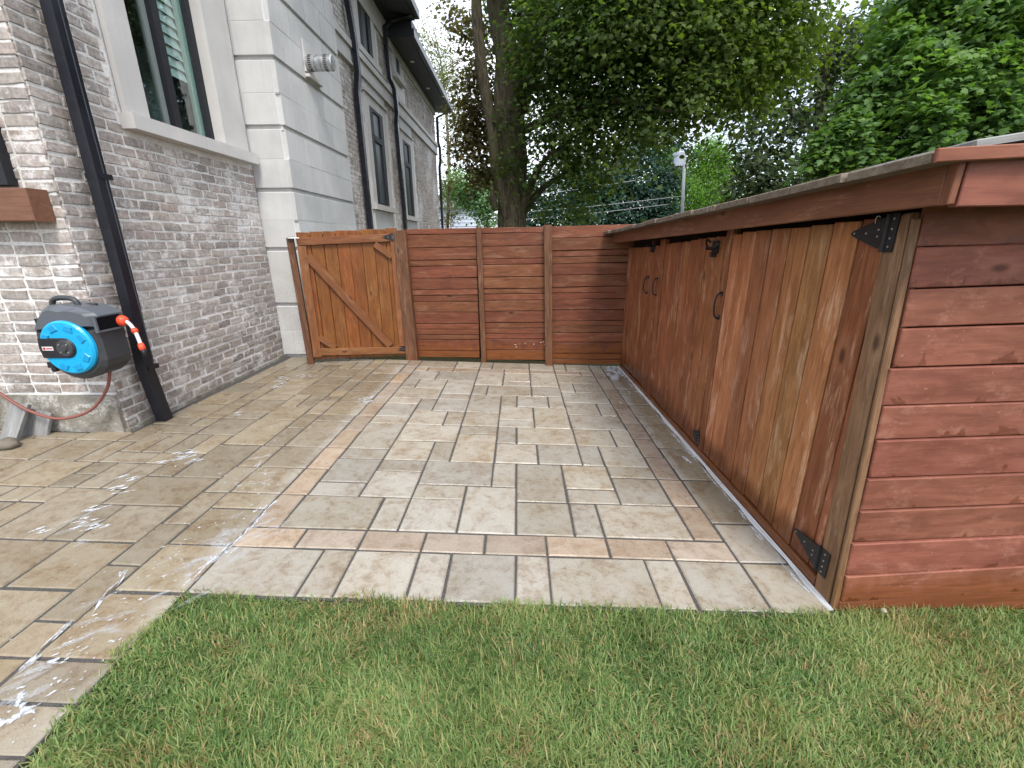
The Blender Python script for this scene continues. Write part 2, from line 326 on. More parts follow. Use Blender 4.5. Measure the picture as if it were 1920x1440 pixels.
M_plasb = plain('black_plastic', (.012, .012, .016), .5); M_slot = plain('painted_slot_shade', (.006, .006, .007), .95); M_slot.node_tree.nodes['Principled BSDF'].inputs['Specular IOR Level'].default_value = .05; M_blue = plain('cyan_plastic', (.008, .33, .62), .33, 0, .06, 40, .02)  # slot colour is near-black to stand for the shade inside the outlet
M_blue2 = plain('cyan_plastic_relief', (.006, .25, .50), .35, 0, .06); M_red = plain('orange_red_plastic', (.75, .075, .03), .4, 0, .08); M_hosegrey = plain('pale_grey_hose', (.55, .56, .57), .4)
M_hose = plain('brown_red_hose', (.20, .068, .055), .5, 0, .2, 25); M_flash = plain('white_metal_edging', (.62, .64, .66), .35, .3, .25, 9)
M_rock = plain('brown_rock', (.14, .12, .095), .85, 0, .45, 25, .5); M_pole = plain('grey_pole', (.27, .29, .30), .6, 0, .15, 6); M_trans = plain('pale_transformer', (.40, .45, .53), .5); M_wire = plain('pale_cable', (.22, .25, .26), .5)
M_siding_far = plain('pale_blue_siding', (.50, .56, .66), .7, 0, .08, 3)
M_foam = NT('soap_foam', .35, .5); M_foam.col((.62, .65, .70)); _a = M_foam.n('ShaderNodeMixShader'); _at = M_foam.attr('tint'); _tr = M_foam.n('ShaderNodeBsdfTransparent'); M_foam.l(M_foam.math('MULTIPLY', M_foam.rng(M_foam.noise(M_foam.coord('World', (1, 1, 0)), 45, 6, .75), .28, .64), _at), _a.inputs[0]); M_foam.l(_tr.outputs[0], _a.inputs[1]); M_foam.l(M_foam.b.outputs[0], _a.inputs[2]); M_foam.l(_a.outputs[0], M_foam.out.inputs[0]); M_foam.b.inputs['Subsurface Weight'].default_value = .0; _n = M_foam.noise(M_foam.coord('World'), 120, 4, .7); M_foam.bump(_n, .6, .006); M_foam = M_foam.m
def glass_mat():
    t = NT('window_glass', 0.0); t.t.nodes.remove(t.b); g = t.n('ShaderNodeBsdfGlossy'); g.inputs['Roughness'].default_value = .01; tr = t.n('ShaderNodeBsdfTransparent'); tr.inputs['Color'].default_value = (.84, .92, .90, 1)
    lw = t.n('ShaderNodeLayerWeight'); lw.inputs['Blend'].default_value = .5; fr = t.n('ShaderNodeMath', operation='MULTIPLY_ADD'); t.l(t.math('POWER', lw.outputs['Facing'], 3.0), fr.inputs[0]); fr.inputs[1].default_value = .85; fr.inputs[2].default_value = .07; mx = t.n('ShaderNodeMixShader'); t.l(fr.outputs[0], mx.inputs[0]); t.l(tr.outputs[0], mx.inputs[1]); t.l(g.outputs[0], mx.inputs[2]); t.l(mx.outputs[0], t.out.inputs[0]); return t.m
M_glass = glass_mat()
def leaf_mat(name, c0, c1, trans=.35, rough=.58):
    t = NT(name, rough, .25); a = t.attr('tint'); c = t.mix(a, c0, c1); t.col(c)
    tr = t.n('ShaderNodeBsdfTranslucent'); t.l(t.mix(1.0, c, (1.35, 1.5, .55), 'MULTIPLY'), tr.inputs['Color'])
    mx = t.n('ShaderNodeMixShader'); mx.inputs[0].default_value = trans; t.l(t.b.outputs[0], mx.inputs[1]); t.l(tr.outputs[0], mx.inputs[2]); t.l(mx.outputs[0], t.out.inputs[0]); return t.m
def bark_mat():
    t = NT('maple_bark', .9, .2); v = t.coord('World', (9, 9, 2.0)); n = t.noise(v, 2.2, 7, .68, .8); g = t.noise(t.coord('World'), 1.5, 4)
    c = t.mix(t.rng(n, .35, .66), (.040, .034, .023), (.125, .105, .07)); t.col(t.mix(t.math('MULTIPLY', t.rng(g, .45, .65), .5), c, (.07, .075, .028))); t.bump(n, 1.0, .05); return t.m
M_bark = bark_mat()

# ------------------------------------------------------------------ ground and paving
def ground():
    xs = [-900, -60, -12, -4.5, 4.5, 12, 60, 900]; ys = [-900, -40, -6, 1.5, 5.7, 30, 120, 900]
    V = [(x, y, gz(x)-0.06 - (0.12 if y > 5.6 else 0)) for y in ys for x in xs]; n = len(xs)
    Fc = [(j*n+i, j*n+i+1, (j+1)*n+i+1, (j+1)*n+i) for j in range(len(ys)-1) for i in range(n-1)]
    t = NT('lawn_soil', .95, .1); v = t.coord('World'); a = t.noise(v, 30, 4, .7)
    t.col(t.mix(a, (.05, .055, .02), (.12, .095, .045))); t.bump(a, .6, .02)
    add('ground', mesh('ground', V, Fc), t.m, kind='structure')
ground()
UN, X0, Y0 = 0.16, -1.30, 2.0
RECTS = [tuple(map(int, q.split(','))) for q in "-19,-19,-17,-17,0 -17,-19,-15,-16,0 -15,-19,-13,-16,0 -13,-19,-11,-17,0 -11,-19,-8,-17,0 -8,-19,-6,-18,0 -6,-19,-4,-18,0 -4,-19,-3,-17,2 -3,-19,-1,-17,0 -8,-18,-6,-16,0 -6,-18,-5,-16,0 -5,-18,-4,-16,0 -19,-17,-17,-16,0 -13,-17,-11,-15,0 -11,-17,-9,-14,0 -9,-17,-8,-15,0 -4,-17,-3,-15,2 -3,-17,-1,-15,0 -19,-16,-17,-15,0 -17,-16,-16,-14,0 -16,-16,-13,-14,0 -8,-16,-5,-14,0 -5,-16,-4,-14,0 -19,-15,-17,-12,0 -13,-15,-12,-13,0 -12,-15,-11,-13,0 -9,-15,-8,-13,0 -4,-15,-3,-13,2 -3,-15,-1,-13,0 -17,-14,-16,-12,0 -16,-14,-13,-12,0 -11,-14,-9,-13,0 -8,-14,-6,-13,0 -6,-14,-4,-13,0 -13,-13,-11,-10,0 -11,-13,-9,-10,0 -9,-13,-7,-11,0 -7,-13,-6,-11,0 -6,-13,-4,-12,0 -4,-13,-3,-11,2 -3,-13,-1,-10,0 -19,-12,-16,-10,0 -16,-12,-14,-10,0 -14,-12,-13,-10,0 -6,-12,-4,-9,0 -9,-11,-7,-9,0 -7,-11,-6,-9,0 -4,-11,-3,-9,2 -19,-10,-16,-8,0 -16,-10,-13,-8,0 -13,-10,-11,-9,0 -11,-10,-9,-7,0 -3,-10,-1,-9,0 -13,-9,-11,-8,0 -9,-9,-7,-7,0 -7,-9,-5,-7,0 -5,-9,-4,-7,0 -4,-9,-3,-7,2 -3,-9,-1,-7,0 -19,-8,-17,-5,0 -17,-8,-15,-6,0 -15,-8,-13,-6,0 -13,-8,-12,-6,0 -12,-8,-11,-6,0 -11,-7,-9,-5,0 -9,-7,-8,-5,0 -8,-7,-7,-5,0 -7,-7,-5,-5,0 -5,-7,-4,-5,0 -4,-7,-3,-5,2 -3,-7,-1,-6,0 -17,-6,-15,-4,0 -15,-6,-12,-4,0 -12,-6,-11,-4,0 -3,-6,-1,-5,0 -19,-5,-17,-2,0 -11,-5,-8,-3,0 -8,-5,-6,-3,0 -6,-5,-4,-3,0 -4,-5,-3,-4,2 -3,-5,-1,-3,0 -17,-4,-15,-1,0 -15,-4,-13,-2,0 -13,-4,-11,-1,0 -4,-4,-3,-2,0 -11,-3,-10,-1,0 -10,-3,-9,-1,0 -9,-3,-6,-1,0 -6,-3,-4,-1,0 -3,-3,-1,-1,0 -1,-3,2,-1,0 2,-3,3,-1,0 3,-3,5,-1,0 5,-3,6,-1,0 6,-3,8,-1,0 8,-3,9,-1,0 9,-3,12,-1,0 12,-3,13,-1,0 13,-3,15,-1,0 15,-3,17,-1,0 -19,-2,-17,0,0 -15,-2,-13,0,0 -4,-2,-3,0,0 -17,-1,-15,2,0 -13,-1,-10,1,0 -10,-1,-9,1,0 -9,-1,-7,2,0 -7,-1,-6,1,0 -6,-1,-4,1,0 -3,-1,-1,1,0 -1,-1,1,0,1 1,-1,3,0,1 3,-1,5,0,1 5,-1,7,0,1 7,-1,9,0,1 9,-1,11,0,1 11,-1,13,0,1 13,-1,15,0,1 15,-1,17,1,0 -19,0,-17,3,0 -15,0,-14,2,0 -14,0,-13,2,0 -4,0,-3,2,0 -1,0,0,2,1 0,0,3,2,0 3,0,4,2,0 4,0,6,2,0 6,0,8,3,0 8,0,10,2,0 10,0,11,2,0 11,0,14,2,0 14,0,15,2,1 -13,1,-11,2,0 -11,1,-10,2,0 -10,1,-9,2,0 -7,1,-4,3,0 -3,1,-1,2,0 15,1,17,4,0 -17,2,-15,5,0 -15,2,-13,4,0 -13,2,-12,4,0 -12,2,-10,4,0 -10,2,-9,3,0 -9,2,-8,4,0 -8,2,-7,4,0 -4,2,-3,4,0 -3,2,-1,4,0 -1,2,0,4,1 0,2,2,3,0 2,2,4,4,0 4,2,6,3,0 8,2,10,5,0 10,2,12,3,0 12,2,14,4,0 14,2,15,4,1 -19,3,-17,5,0 -10,3,-9,4,0 -7,3,-6,5,0 -6,3,-4,6,0 0,3,2,5,0 4,3,7,5,0 7,3,8,5,0 10,3,12,5,0 -15,4,-13,6,0 -13,4,-11,6,0 -11,4,-10,6,0 -10,4,-8,5,0 -8,4,-7,5,0 -4,4,-3,6,0 -3,4,-1,6,0 -1,4,0,6,1 2,4,4,5,0 12,4,14,5,0 14,4,15,6,1 15,4,17,5,0 -19,5,-17,7,0 -17,5,-16,7,0 -16,5,-15,7,0 -10,5,-9,7,0 -9,5,-8,7,0 -8,5,-7,7,0 -7,5,-6,7,0 0,5,2,6,0 2,5,4,7,0 4,5,5,7,0 5,5,7,8,0 7,5,9,7,0 9,5,11,7,0 11,5,12,7,0 12,5,14,7,0 15,5,17,7,0 -15,6,-13,7,0 -13,6,-11,7,0 -11,6,-10,8,0 -6,6,-4,9,0 -4,6,-3,8,0 -3,6,-1,9,0 -1,6,0,8,1 0,6,2,9,0 14,6,15,8,1 -10,7,-8,8,0 -8,7,-6,9,0 2,7,5,9,0 7,7,8,9,0 8,7,11,9,0 11,7,13,9,0 13,7,14,9,0 15,7,17,10,0 -11,8,-9,9,0 -9,8,-8,9,0 -4,8,-3,10,0 -1,8,0,10,1 5,8,7,9,0 14,8,15,10,1 -11,9,-9,11,0 -9,9,-8,11,0 -8,9,-6,10,0 -6,9,-4,11,0 -3,9,-1,10,0 0,9,2,10,0 2,9,4,11,0 4,9,5,11,0 5,9,7,11,0 7,9,9,10,0 9,9,11,12,0 11,9,14,11,0 -8,10,-6,12,0 -4,10,-3,12,0 -3,10,-1,12,0 -1,10,0,12,1 0,10,2,12,0 7,10,9,12,0 14,10,15,12,1 15,10,17,11,0 -11,11,-10,13,0 -10,11,-9,13,0 -9,11,-8,12,0 -6,11,-5,13,0 -5,11,-4,13,0 2,11,3,13,0 3,11,5,13,0 5,11,7,14,0 11,11,13,13,0 13,11,14,13,0 15,11,17,13,0 -9,12,-8,14,0 -8,12,-6,13,0 -4,12,-3,13,0 -3,12,-1,14,0 -1,12,0,14,1 0,12,2,13,0 7,12,8,14,0 8,12,10,14,0 10,12,11,14,0 14,12,15,14,1 -11,13,-9,15,0 -8,13,-6,15,0 -6,13,-4,15,0 -4,13,-3,14,2 0,13,3,15,0 3,13,5,14,0 11,13,14,15,0 15,13,17,15,0 -9,14,-8,16,0 -4,14,-3,16,0 -3,14,-1,16,0 -1,14,0,16,1 3,14,5,17,0 5,14,6,16,0 6,14,9,16,0 9,14,11,16,0 14,14,15,16,1 -11,15,-10,17,0 -10,15,-9,17,0 -8,15,-6,16,0 -6,15,-4,17,0 0,15,1,17,0 1,15,3,17,0 11,15,12,17,0 12,15,14,17,0 15,15,17,16,0 -9,16,-6,18,0 -4,16,-3,19,0 -3,16,-1,18,0 -1,16,0,18,1 5,16,7,19,0 7,16,9,17,0 9,16,11,19,0 14,16,15,18,1 15,16,17,19,0 -11,17,-10,19,0 -10,17,-9,19,0 -6,17,-4,19,0 0,17,2,19,0 2,17,5,19,0 7,17,9,19,0 11,17,14,19,0 -9,18,-8,20,0 -8,18,-7,20,0 -7,18,-6,20,0 -3,18,-1,20,0 -1,18,0,20,1 14,18,15,20,1 -11,19,-9,22,0 -6,19,-5,21,0 -5,19,-4,21,0 -4,19,-3,21,2 0,19,1,20,1 1,19,3,20,1 3,19,5,20,1 5,19,7,20,1 7,19,9,20,1 9,19,11,20,1 11,19,13,20,1 13,19,14,20,1 15,19,17,21,0 -9,20,-8,22,0 -8,20,-6,22,0 -3,20,-1,21,0 -1,20,0,22,1 0,20,3,22,0 3,20,5,22,0 5,20,6,22,0 6,20,9,22,0 9,20,11,22,0 11,20,12,22,0 12,20,14,22,0 14,20,15,22,0 -6,21,-4,22,0 -4,21,-3,22,2 -3,21,-1,22,0 15,21,17,22,0".split()]
def paving():
    bed_v = []
    segs = [(-4.6, -3.05, -1.3, 3.16), (-3.05, -1.47, -1.3, 5.53), (-1.47, 1.36, 1.515, 5.53)]
    parts = []
    for x0, x1, y0, y1 in segs:
        v = [(x0,y0,gz(x0)-.055),(x1,y0,gz(x1)-.055),(x1,y1,gz(x1)-.055),(x0,y1,gz(x0)-.055)] + [(x0,y0,gz(x0)-.006),(x1,y0,gz(x1)-.006),(x1,y1,gz(x1)-.006),(x0,y1,gz(x0)-.006)]
        parts.append((v, box_vf(0,1,0,1,0,1)[1]))
    patio = add('patio', mesh('patio', *join_vf(parts)), M_joint, kind='structure')
    rest = []
    for (a, b, c, d, k) in RECTS:
        x0, x1, y0, y1 = X0+a*UN, X0+c*UN, Y0+b*UN, Y0+d*UN
        k_ = 1-.012*((y0+y1)/2-2.0); x0, x1 = -.3+(x0+.3)*k_, -.3+(x1+.3)*k_    # courses close up slightly towards the fence
        if c == 17: x1 = 1.358 - ((y0+y1)/2-1.56)*0.0225
        if d == -1 and b == -3: y0 = 1.525
        if y1 > 5.5: y1 = 5.50
        if x0 < -3.04 and y0 >= 3.1: x0 = -3.035
        if y1 > 3.08 and x1 <= -3.05: y1 = 3.085
        if y1-y0 < .04 or x1-x0 < .04: continue
        g = 0.0062
        L, W = x1-x0-2*g, y1-y0-2*g; cx, cyy = (x0+x1)/2, (y0+y1)/2
        T = .05 + random.uniform(-.0022, .0022)
        rot = Matrix.Rotation(math.atan(SLOPE), 4, 'Y') @ Matrix.Rotation(random.gauss(0, .0034), 4, 'X') @ Matrix.Rotation(random.gauss(0, .0034), 4, 'Y') @ Matrix.Rotation(random.gauss(0, .003), 4, 'Z')
        M = Matrix.Translation((cx, cyy, gz(cx)-.0495)) @ rot
        me = plank_mesh(L, W, T, .0055, .0024)
        if Y0+d*UN <= Y0-8*UN:
            v = [tuple(M @ q.co) for q in me.vertices]; rest.append((v, [tuple(p.vertices) for p in me.polygons])); continue
        add('paver', me, (M_pav, M_pink, M_cream if random.random() < .55 else M_pav)[k], patio, M)
    if rest: add('paver_field', mesh('paver_field', *join_vf(rest)), M_pav, patio, kind='stuff')
    return patio
patio = paving()

# ------------------------------------------------------------------ house
house = thing('house', 'tall grey brick and limestone house along the left side of the patio', 'house', (-4.5, 8, 0))
SIDE = VPlane((-3.07, 3.13), (-3.07, 5.53))           # near side wall, u from its corner
FRONT = VPlane((-5.2, 3.13), (-3.07, 3.13))           # short wall facing the yard
side_wall = add('side_wall', boxes('side_wall', [(-3.4, -3.07, 3.14, 5.53, -.1, 2.36), (-3.4, -3.07, 3.14, 3.84, 2.36, 6.2), (-3.4, -3.07, 5.42, 5.53, 2.36, 6.2), (-3.4, -3.07, 3.84, 5.42, 4.62, 6.2)]), M_mortar, house)
front_wall = add('front_wall', boxes('front_wall', [(-5.6, -3.42, 3.13, 3.4, .40, 6.2), (-3.42, -3.082, 3.13, 3.139, .40, 6.2)]), M_mortar, house)
BW, BH, BJ = .199, .0635, .0145
brick_meshes = []
for k in range(12):
    def bm_(L, H, T=.03):
        l, h = L/2, H/2; j = lambda s: random.uniform(-s, s)
        ring = [(-l, -h), (0, -h), (l, -h), (l, 0), (l, h), (0, h), (-l, h), (-l, 0)]
        o = [(x*(.985 if abs(x) > .01 and abs(y) > .01 else 1)+j(.006), y*(.95 if abs(x) > .01 and abs(y) > .01 else 1)+j(.0045)) for x, y in ring]; q = [(x*.965 + j(.002), y*(.90)+j(.002)) for x, y in o]
        v = [(x, y, 0) for x, y in o] + [(x, y, T-.006+j(.0015)) for x, y in o] + [(x, y, T+j(.0025)) for x, y in q]
        f = [tuple(range(16, 24))]
        for i in range(8):
            m = (i+1) % 8; f += [(i, m, m+8, i+8), (i+8, m+8, m+16, i+16)]
        return mesh('brick', v, f)
    brick_meshes.append(bm_(BW, BH))
def brick_rows(pl, u0, u1, z0, z1, first, skip=(), rev=False):
    out = []; z = z0; r = 0
    while z + BH < z1:
        u = u0; seq = [first if r % 2 == 0 else BW]
        while u < u1-.02:
            w = seq[0] if u == u0 else BW + random.uniform(-.012, .006)
            e = min(u+w, u1); spans = [(u, e)]
            for (a, b, c, d) in skip:
                if z+BH > c and z < d:
                    ns = []
                    for p, q in spans:
                        if q <= a or p >= b: ns.append((p, q))
                        else:
                            if a-p > .03: ns.append((p, a))
                            if q-b > .03: ns.append((b, q))
                    spans = ns
            for p, q in spans: out.append(((p+q)/2, z+BH/2+random.uniform(-.004, .004)+.003*math.sin(5*(p+q)/2+r*1.7), q-p))
            u = e + BJ
        z += BH+BJ; r += 1
    return out
cand = []
for (u, z, w) in brick_rows(SIDE, .006, 2.40, .125, 4.9, BW/2-.006, [(.66, 2.41, 2.34, 4.7)]): cand.append((SIDE, u, z, w, side_wall))
FR = VPlane((-3.07, 3.13), (-5.2, 3.13)); FR.n = Vector((0, -1, 0))
for (u, z, w) in brick_rows(FR, .004, 2.45, .42, 4.6, BW, []): cand.append((FR, u, z, w, front_wall))
def on_screen(p):
    d = p-EYE; zc = d.dot(FWD)
    if zc <= .05: return None
    return 960+F_PX*d.dot(RIGHT)/zc, 720-F_PX*d.dot(UP)/zc, zc
scored = []
for c in cand:
    p = c[0].P(c[1], c[2], 0); s = on_screen(p); sc = 0
    if s and -20 < s[0] < 1940 and -20 < s[1] < 1460:
        sc = c[3]*abs((EYE-p).normalized().dot(c[0].n))/s[2]**2
    scored.append((sc, c))
scored.sort(key=lambda q: -q[0])
far_bricks = []
for i, (sc, (pl, u, z, w, par)) in enumerate(scored):
    x = pl.d if pl is SIDE else -pl.d
    M = frame(pl.P(u, z, -.0235+random.uniform(-.0015, .002)), x, Vector((0, 0, 1)), pl.n) @ Matrix.Rotation(random.gauss(0, .011), 4, 'Z') @ Matrix.Diagonal((w/BW, 1, 1, 1))
    me = brick_meshes[i % 12]
    if i < 300: add('brick', me, M_brick, par, M)
    else: far_bricks.append(([tuple(M @ q.co) for q in me.vertices], [tuple(p.vertices) for p in me.polygons]))
def tinted(name, groups, mat, parent, kind='stuff'):
    me = mesh(name, *join_vf(groups)); at = me.attributes.new('tint', 'FLOAT', 'POINT')
    vals = np.concatenate([np.full(len(g[0]), random.random()) for g in groups]); at.data.foreach_set('value', vals.astype(np.float32))
    return add(name, me, mat, parent, kind=kind)
tinted('brick_field', far_bricks, M_brick_far, house)
footing = add('footing', boxes('footing', [(-5.6, -3.084, 3.105, 3.40, -.1, .40), (-3.084, -3.045, 3.12, 5.53, -.1, .118)]), M_plaster, house)
# brown sill beam under a black frame at the left edge
b0 = FRONT.hit(62, 415, .14); 
bm = add('sill_beam', plank_mesh(2.0, .20, .14, .006), M_beam, house, FRONT.M(FRONT.hit(58, 383, .14)[0]-1.0, (FRONT.hit(55, 352, .14)[1]+FRONT.hit(62, 415, .14)[1])/2, .008))
add('side_frame', boxes('side_frame', [(-5.6, FRONT.P(FRONT.hit(16, 330, .05)[0], 0).x, 3.06, 3.1285, FRONT.hit(16, 347, .05)[1], 4.6)]), M_frame, house)
# near window: limestone surround, black frame, two panes, blind behind the right one
win = add('window', boxes('window', [(-3.06, -3.02, 3.82, 4.05, 2.455, 4.62), (-3.06, -3.02, 5.03, 5.41, 2.455, 4.62), (-3.06, -3.02, 4.05, 5.03, 4.40, 4.62)]), M_stone_trim, house)
add('sill', mesh('sill', *box_vf(-3.30, -2.955, 3.79, 5.475, 2.345, 2.453)), M_stone_trim, win)
add('reveal', boxes('reveal', [(-3.24, -3.061, 4.03, 4.048, 2.4535, 4.45), (-3.24, -3.061, 5.032, 5.05, 2.4535, 4.45)]), M_stone_trim, win)
fr_x0, fr_x1 = -3.22, -3.13
add('frame', boxes('frame', [(fr_x0, fr_x1, 4.05, 4.085, 2.456, 4.4), (fr_x0, fr_x1, 4.965, 5.03, 2.456, 4.4), (fr_x0, fr_x1, 4.085, 4.965, 2.456, 2.50), (fr_x0, fr_x1, 4.085, 4.965, 4.34, 4.4), (fr_x0+.001, fr_x1+.012, 4.475, 4.56, 2.50, 4.34)]), M_frame, win)
add('pane', mesh('pane', *box_vf(-3.185, -3.181, 4.0855, 4.4745, 2.4995, 4.3395)), M_glass, win)
add('pane', mesh('pane', *box_vf(-3.172, -3.168, 4.5605, 4.9645, 2.4995, 4.3395)), M_glass, win)
add('sash', boxes('sash', [(-3.20, -3.165, 4.425, 4.4745, 2.501, 4.339), (-3.20, -3.165, 4.086, 4.105, 2.501, 4.339)]), plain('sage_sash', (.20, .235, .225), .4), win)
sl = []
z = 4.33
while z > 2.98:
    sl.append(([(-3.225, 4.566, z), (-3.198, 4.566, z-.088), (-3.198, 4.884, z-.088), (-3.225, 4.884, z), (-3.227, 4.566, z+.004), (-3.227, 4.884, z+.004)], [(0,1,2,3), (0,3,5,4)])); z -= .085
add('blind', mesh('blind', *join_vf(sl)), M_blind, win)
add('inner_jamb', mesh('inner_jamb', *box_vf(-3.205, -3.178, 4.888, 4.963, 2.501, 4.338)), M_curtain, win)
room = [(-5.0, -4.98, 3.6, 5.5, 1.6, 4.6), (-5.0, -3.5, 5.46, 5.5, 1.6, 4.6), (-5.0, -3.5, 3.6, 3.64, 1.6, 4.6), (-5.0, -3.5, 3.64, 5.46, 1.58, 1.6), (-5.0, -3.5, 3.64, 5.46, 4.62, 4.64)]
add('lit_room_panel', mesh('lit_room_panel', *box_vf(-3.46, -3.44, 4.62, 5.3, 2.2, 3.2)), M_room, win)  # added grey panel, makes the room below the blind look lit
add('room_shell', boxes('room_shell', room), M_room, house)
# limestone pier: rusticated blocks with a recessed band at the head of every second course
PX, PF, PB = -2.63, 5.53, 7.5
pier = add('stone_pier', boxes('stone_pier', [(-3.4, PX-.032, PF+.032, PB, -.1, 6.4)]), M_stone, house)
def block(x0, x1, y0, y1, z0, z1):
    c = .004; v, f = box_vf(x0, x1, y0, y1, z0, z1)
    return add('stone_block', mesh('stone_block', v, f), M_stone, pier)
lev = [-.55, .12, .785, 1.45, 2.11, 2.76, 3.42, 4.08, 4.74, 5.40]
for i, z0 in enumerate(lev):
    zt = (lev[i+1] if i+1 < len(lev) else z0+.66) - .055
    zm = (z0+zt)/2
    for r, (a, b) in enumerate(((z0, zm-.004), (zm+.004, zt))):
        if b < -.1: continue
        a = max(a, -.1); off = .0 if (r+i) % 2 else -.23
        block(-3.066, PX-.056, PF, PF+.04, a, b)
        y = PF + off + .02
        while y < PB-.02:
            y1 = min(y+.452, PB-.004); yy = max(y, PF-.001)
            if y1-yy > .05: block(PX-.048, PX+random.uniform(-.001, .002), yy+.0, y1, a, b)
            y = y1+.008
# white pointing in the beds
pt = []
for i, z0 in enumerate(lev):
    zt = (lev[i+1] if i+1 < len(lev) else z0+.66) - .055; zm = (z0+zt)/2
    pt += [box_vf(-3.066, PX-.045, PF+.003, PF+.03, zm-.0045, zm+.0045), box_vf(PX-.045, PX-.003, PF+.003, PB-.006, zm-.0045, zm+.0045), box_vf(-3.066, PX-.03, PF+.012, PF+.03, zt-.001, zt+.008), box_vf(PX-.032, PX-.012, PF+.012, PB-.006, zt-.001, zt+.008)]
pt += [box_vf(PX-.0555, PX-.0485, PF+.004, PF+.03, max(lev[i], -.1)+.001, lev[i]+.6) for i in range(len(lev))]
add('pointing', mesh('pointing', *join_vf(pt)), plain('white_pointing', (.66, .66, .65), .9), pier)
# vent on the pier
vent = add('vent', mesh('vent', *box_vf(PX+.003, PX+.022, 6.27, 6.64, 3.50, 3.84)), M_stone_trim, house)
vy, vz, vr = 6.33, 3.60, .088
add('vent_ledge', mesh('vent_ledge', *box_vf(PX+.003, PX+.06, 6.26, 6.66, 3.44, 3.474)), M_stone_trim, vent)
vp = [(PX+.02, .075), (PX+.05, .075), (PX+.05, vr), (PX+.13, vr), (PX+.135, vr-.01), (PX+.14, vr), (PX+.20, vr), (PX+.205, vr-.01), (PX+.21, vr), (PX+.33, vr), (PX+.34, vr-.012)]
add('vent_pipe', mesh('vent_pipe', *tube_vf([(x, vy, vz) for x, _ in vp], [r for _, r in vp], 28)), M_galv, vent)
slots = []
for xs in (PX+.075, PX+.265):
    for k in range(28):
        g = 2*math.pi*k/28; cyv, czv = math.cos(g), math.sin(g)
        a, b = Vector((0, cyv, czv)), Vector((0, -czv, cyv)); o = Vector((xs, vy, vz)) + a*(vr+.0012)
        w = .0052; slots.append(([o-b*w+Vector((-.02,0,0)), o+b*w+Vector((-.02,0,0)), o+b*w+Vector((.02,0,0)), o-b*w+Vector((.02,0,0))], [(0,1,2,3)]))
add('vent_slots', mesh('vent_slots', *join_vf(slots)), M_black, vent, kind='stuff')
# rear two-storey wall
RX = -2.80
REAR = VPlane((RX, 7.5), (RX, 16.4))
rear = add('rear_wall', boxes('rear_wall', [(-9, RX, 7.5, 16.4, -.3, 6.0)]), M_mortar, house)
rw = lambda a, b, c, d, o0=.003, o1=.04: (RX+o0, RX+o1, a, b, c, d)
skips = [(8.9, 10.62, 0, 4.08), (11.33, 13.0, 0, 4.02), (7.4, 16.5, 4.26, 4.60), (8.8, 10.25, 4.6, 7), (11.25, 12.35, 4.6, 7), (7.4, 16.5, 5.42, 7)]
rb = []
for (u, z, w) in brick_rows(REAR, 0.02, 8.88, 1.2, 5.6, BW, [(a-7.5, b-7.5, c, d) for a, b, c, d in skips]):
    M = frame(REAR.P(u, z, -.022), REAR.d, Vector((0, 0, 1)), REAR.n) @ Matrix.Diagonal((w/BW, 1, 1, 1))
    v = [M @ Vector(p) for p in ((-BW/2,-BH/2,.03),(BW/2,-BH/2,.03),(BW/2,BH/2,.03),(-BW/2,BH/2,.03),(-BW/2,-BH/2,0),(BW/2,-BH/2,0),(BW/2,BH/2,0),(-BW/2,BH/2,0))]
    o = REAR.n*random.uniform(-.003, .004); rb.append(([tuple(p+o) for p in v], [(0,1,2,3),(4,5,1,0),(5,6,2,1),(6,7,3,2),(7,4,0,3)]))
tinted('rear_brick_field', rb, M_brick_far, rear)
add('stone_band', boxes('stone_band', [rw(7.5, 16.4, 4.30, 4.50, .003, .05), rw(7.5, 16.41, 4.503, 4.60, .003, .09), rw(7.5, 16.41, 4.262, 4.297, .003, .07)]), M_stone_trim, rear)
add('frieze', boxes('frieze', [rw(7.5, 16.4, 5.44, 6.0, .003, .05)]), M_stone_trim, rear)
add('corner_strip', boxes('corner_strip', [rw(7.506, 7.66, 1.98, 4.26, .003, .05)]), M_stone_trim, rear)
def rear_window(a, b, c, d, sur, apron=True, top=True):
    w = add('window', boxes('window', [rw(a-sur, a, c, d), rw(b, b+sur, c, d), rw(a-sur, b+sur, d, d+.16)]), M_stone_trim, house)
    add('sill', boxes('sill', [rw(a-sur-.03, b+sur+.06, c-.10, c-.002, .003, .10)]), M_stone_trim, w)
    if apron: add('apron', boxes('apron', [rw(a-sur+.02, b+sur-.02, c-1.2, c-.103, .003, .035)]), M_stone, w)
    if top:
        add('head_panel', boxes('head_panel', [rw(a-sur, b+sur, d+.19, 4.26, .003, .03)]), M_stone, w)
        add('head_ledge', boxes('head_ledge', [rw(a-sur-.04, b+sur+.04, d+.163, d+.20, .003, .075)]), M_stone_trim, w)
    fw = .2; fx = (RX+.004, RX+.036)
    q = lambda y0, y1, z0, z1, e=0: (fx[0], fx[1]+e, y0, y1, z0, z1)
    ft = d-.55
    add('frame', boxes('frame', [q(a, a+fw, c, d), q(b-fw, b, c, d), q(a+fw, b-fw, c, c+.05), q(a+fw, b-fw, d-.05, d)] + ([q(a+fw, b-fw, ft, ft+.10, .003)] if top else [])), M_frame, w)
    gm = plain('dim_pane', (.05, .06, .065), .45, 0, .3, 1.2, 0)
    if top:
        add('pane', mesh('pane', *box_vf(RX+.0035, RX+.009, a+fw, b-fw, c+.05, ft)), gm, w); add('pane', mesh('pane', *box_vf(RX+.0035, RX+.009, a+fw, b-fw, ft+.1, d-.05)), gm, w)
    else: add('pane', mesh('pane', *box_vf(RX+.0035, RX+.009, a+fw, b-fw, c+.05, d-.05)), gm, w)
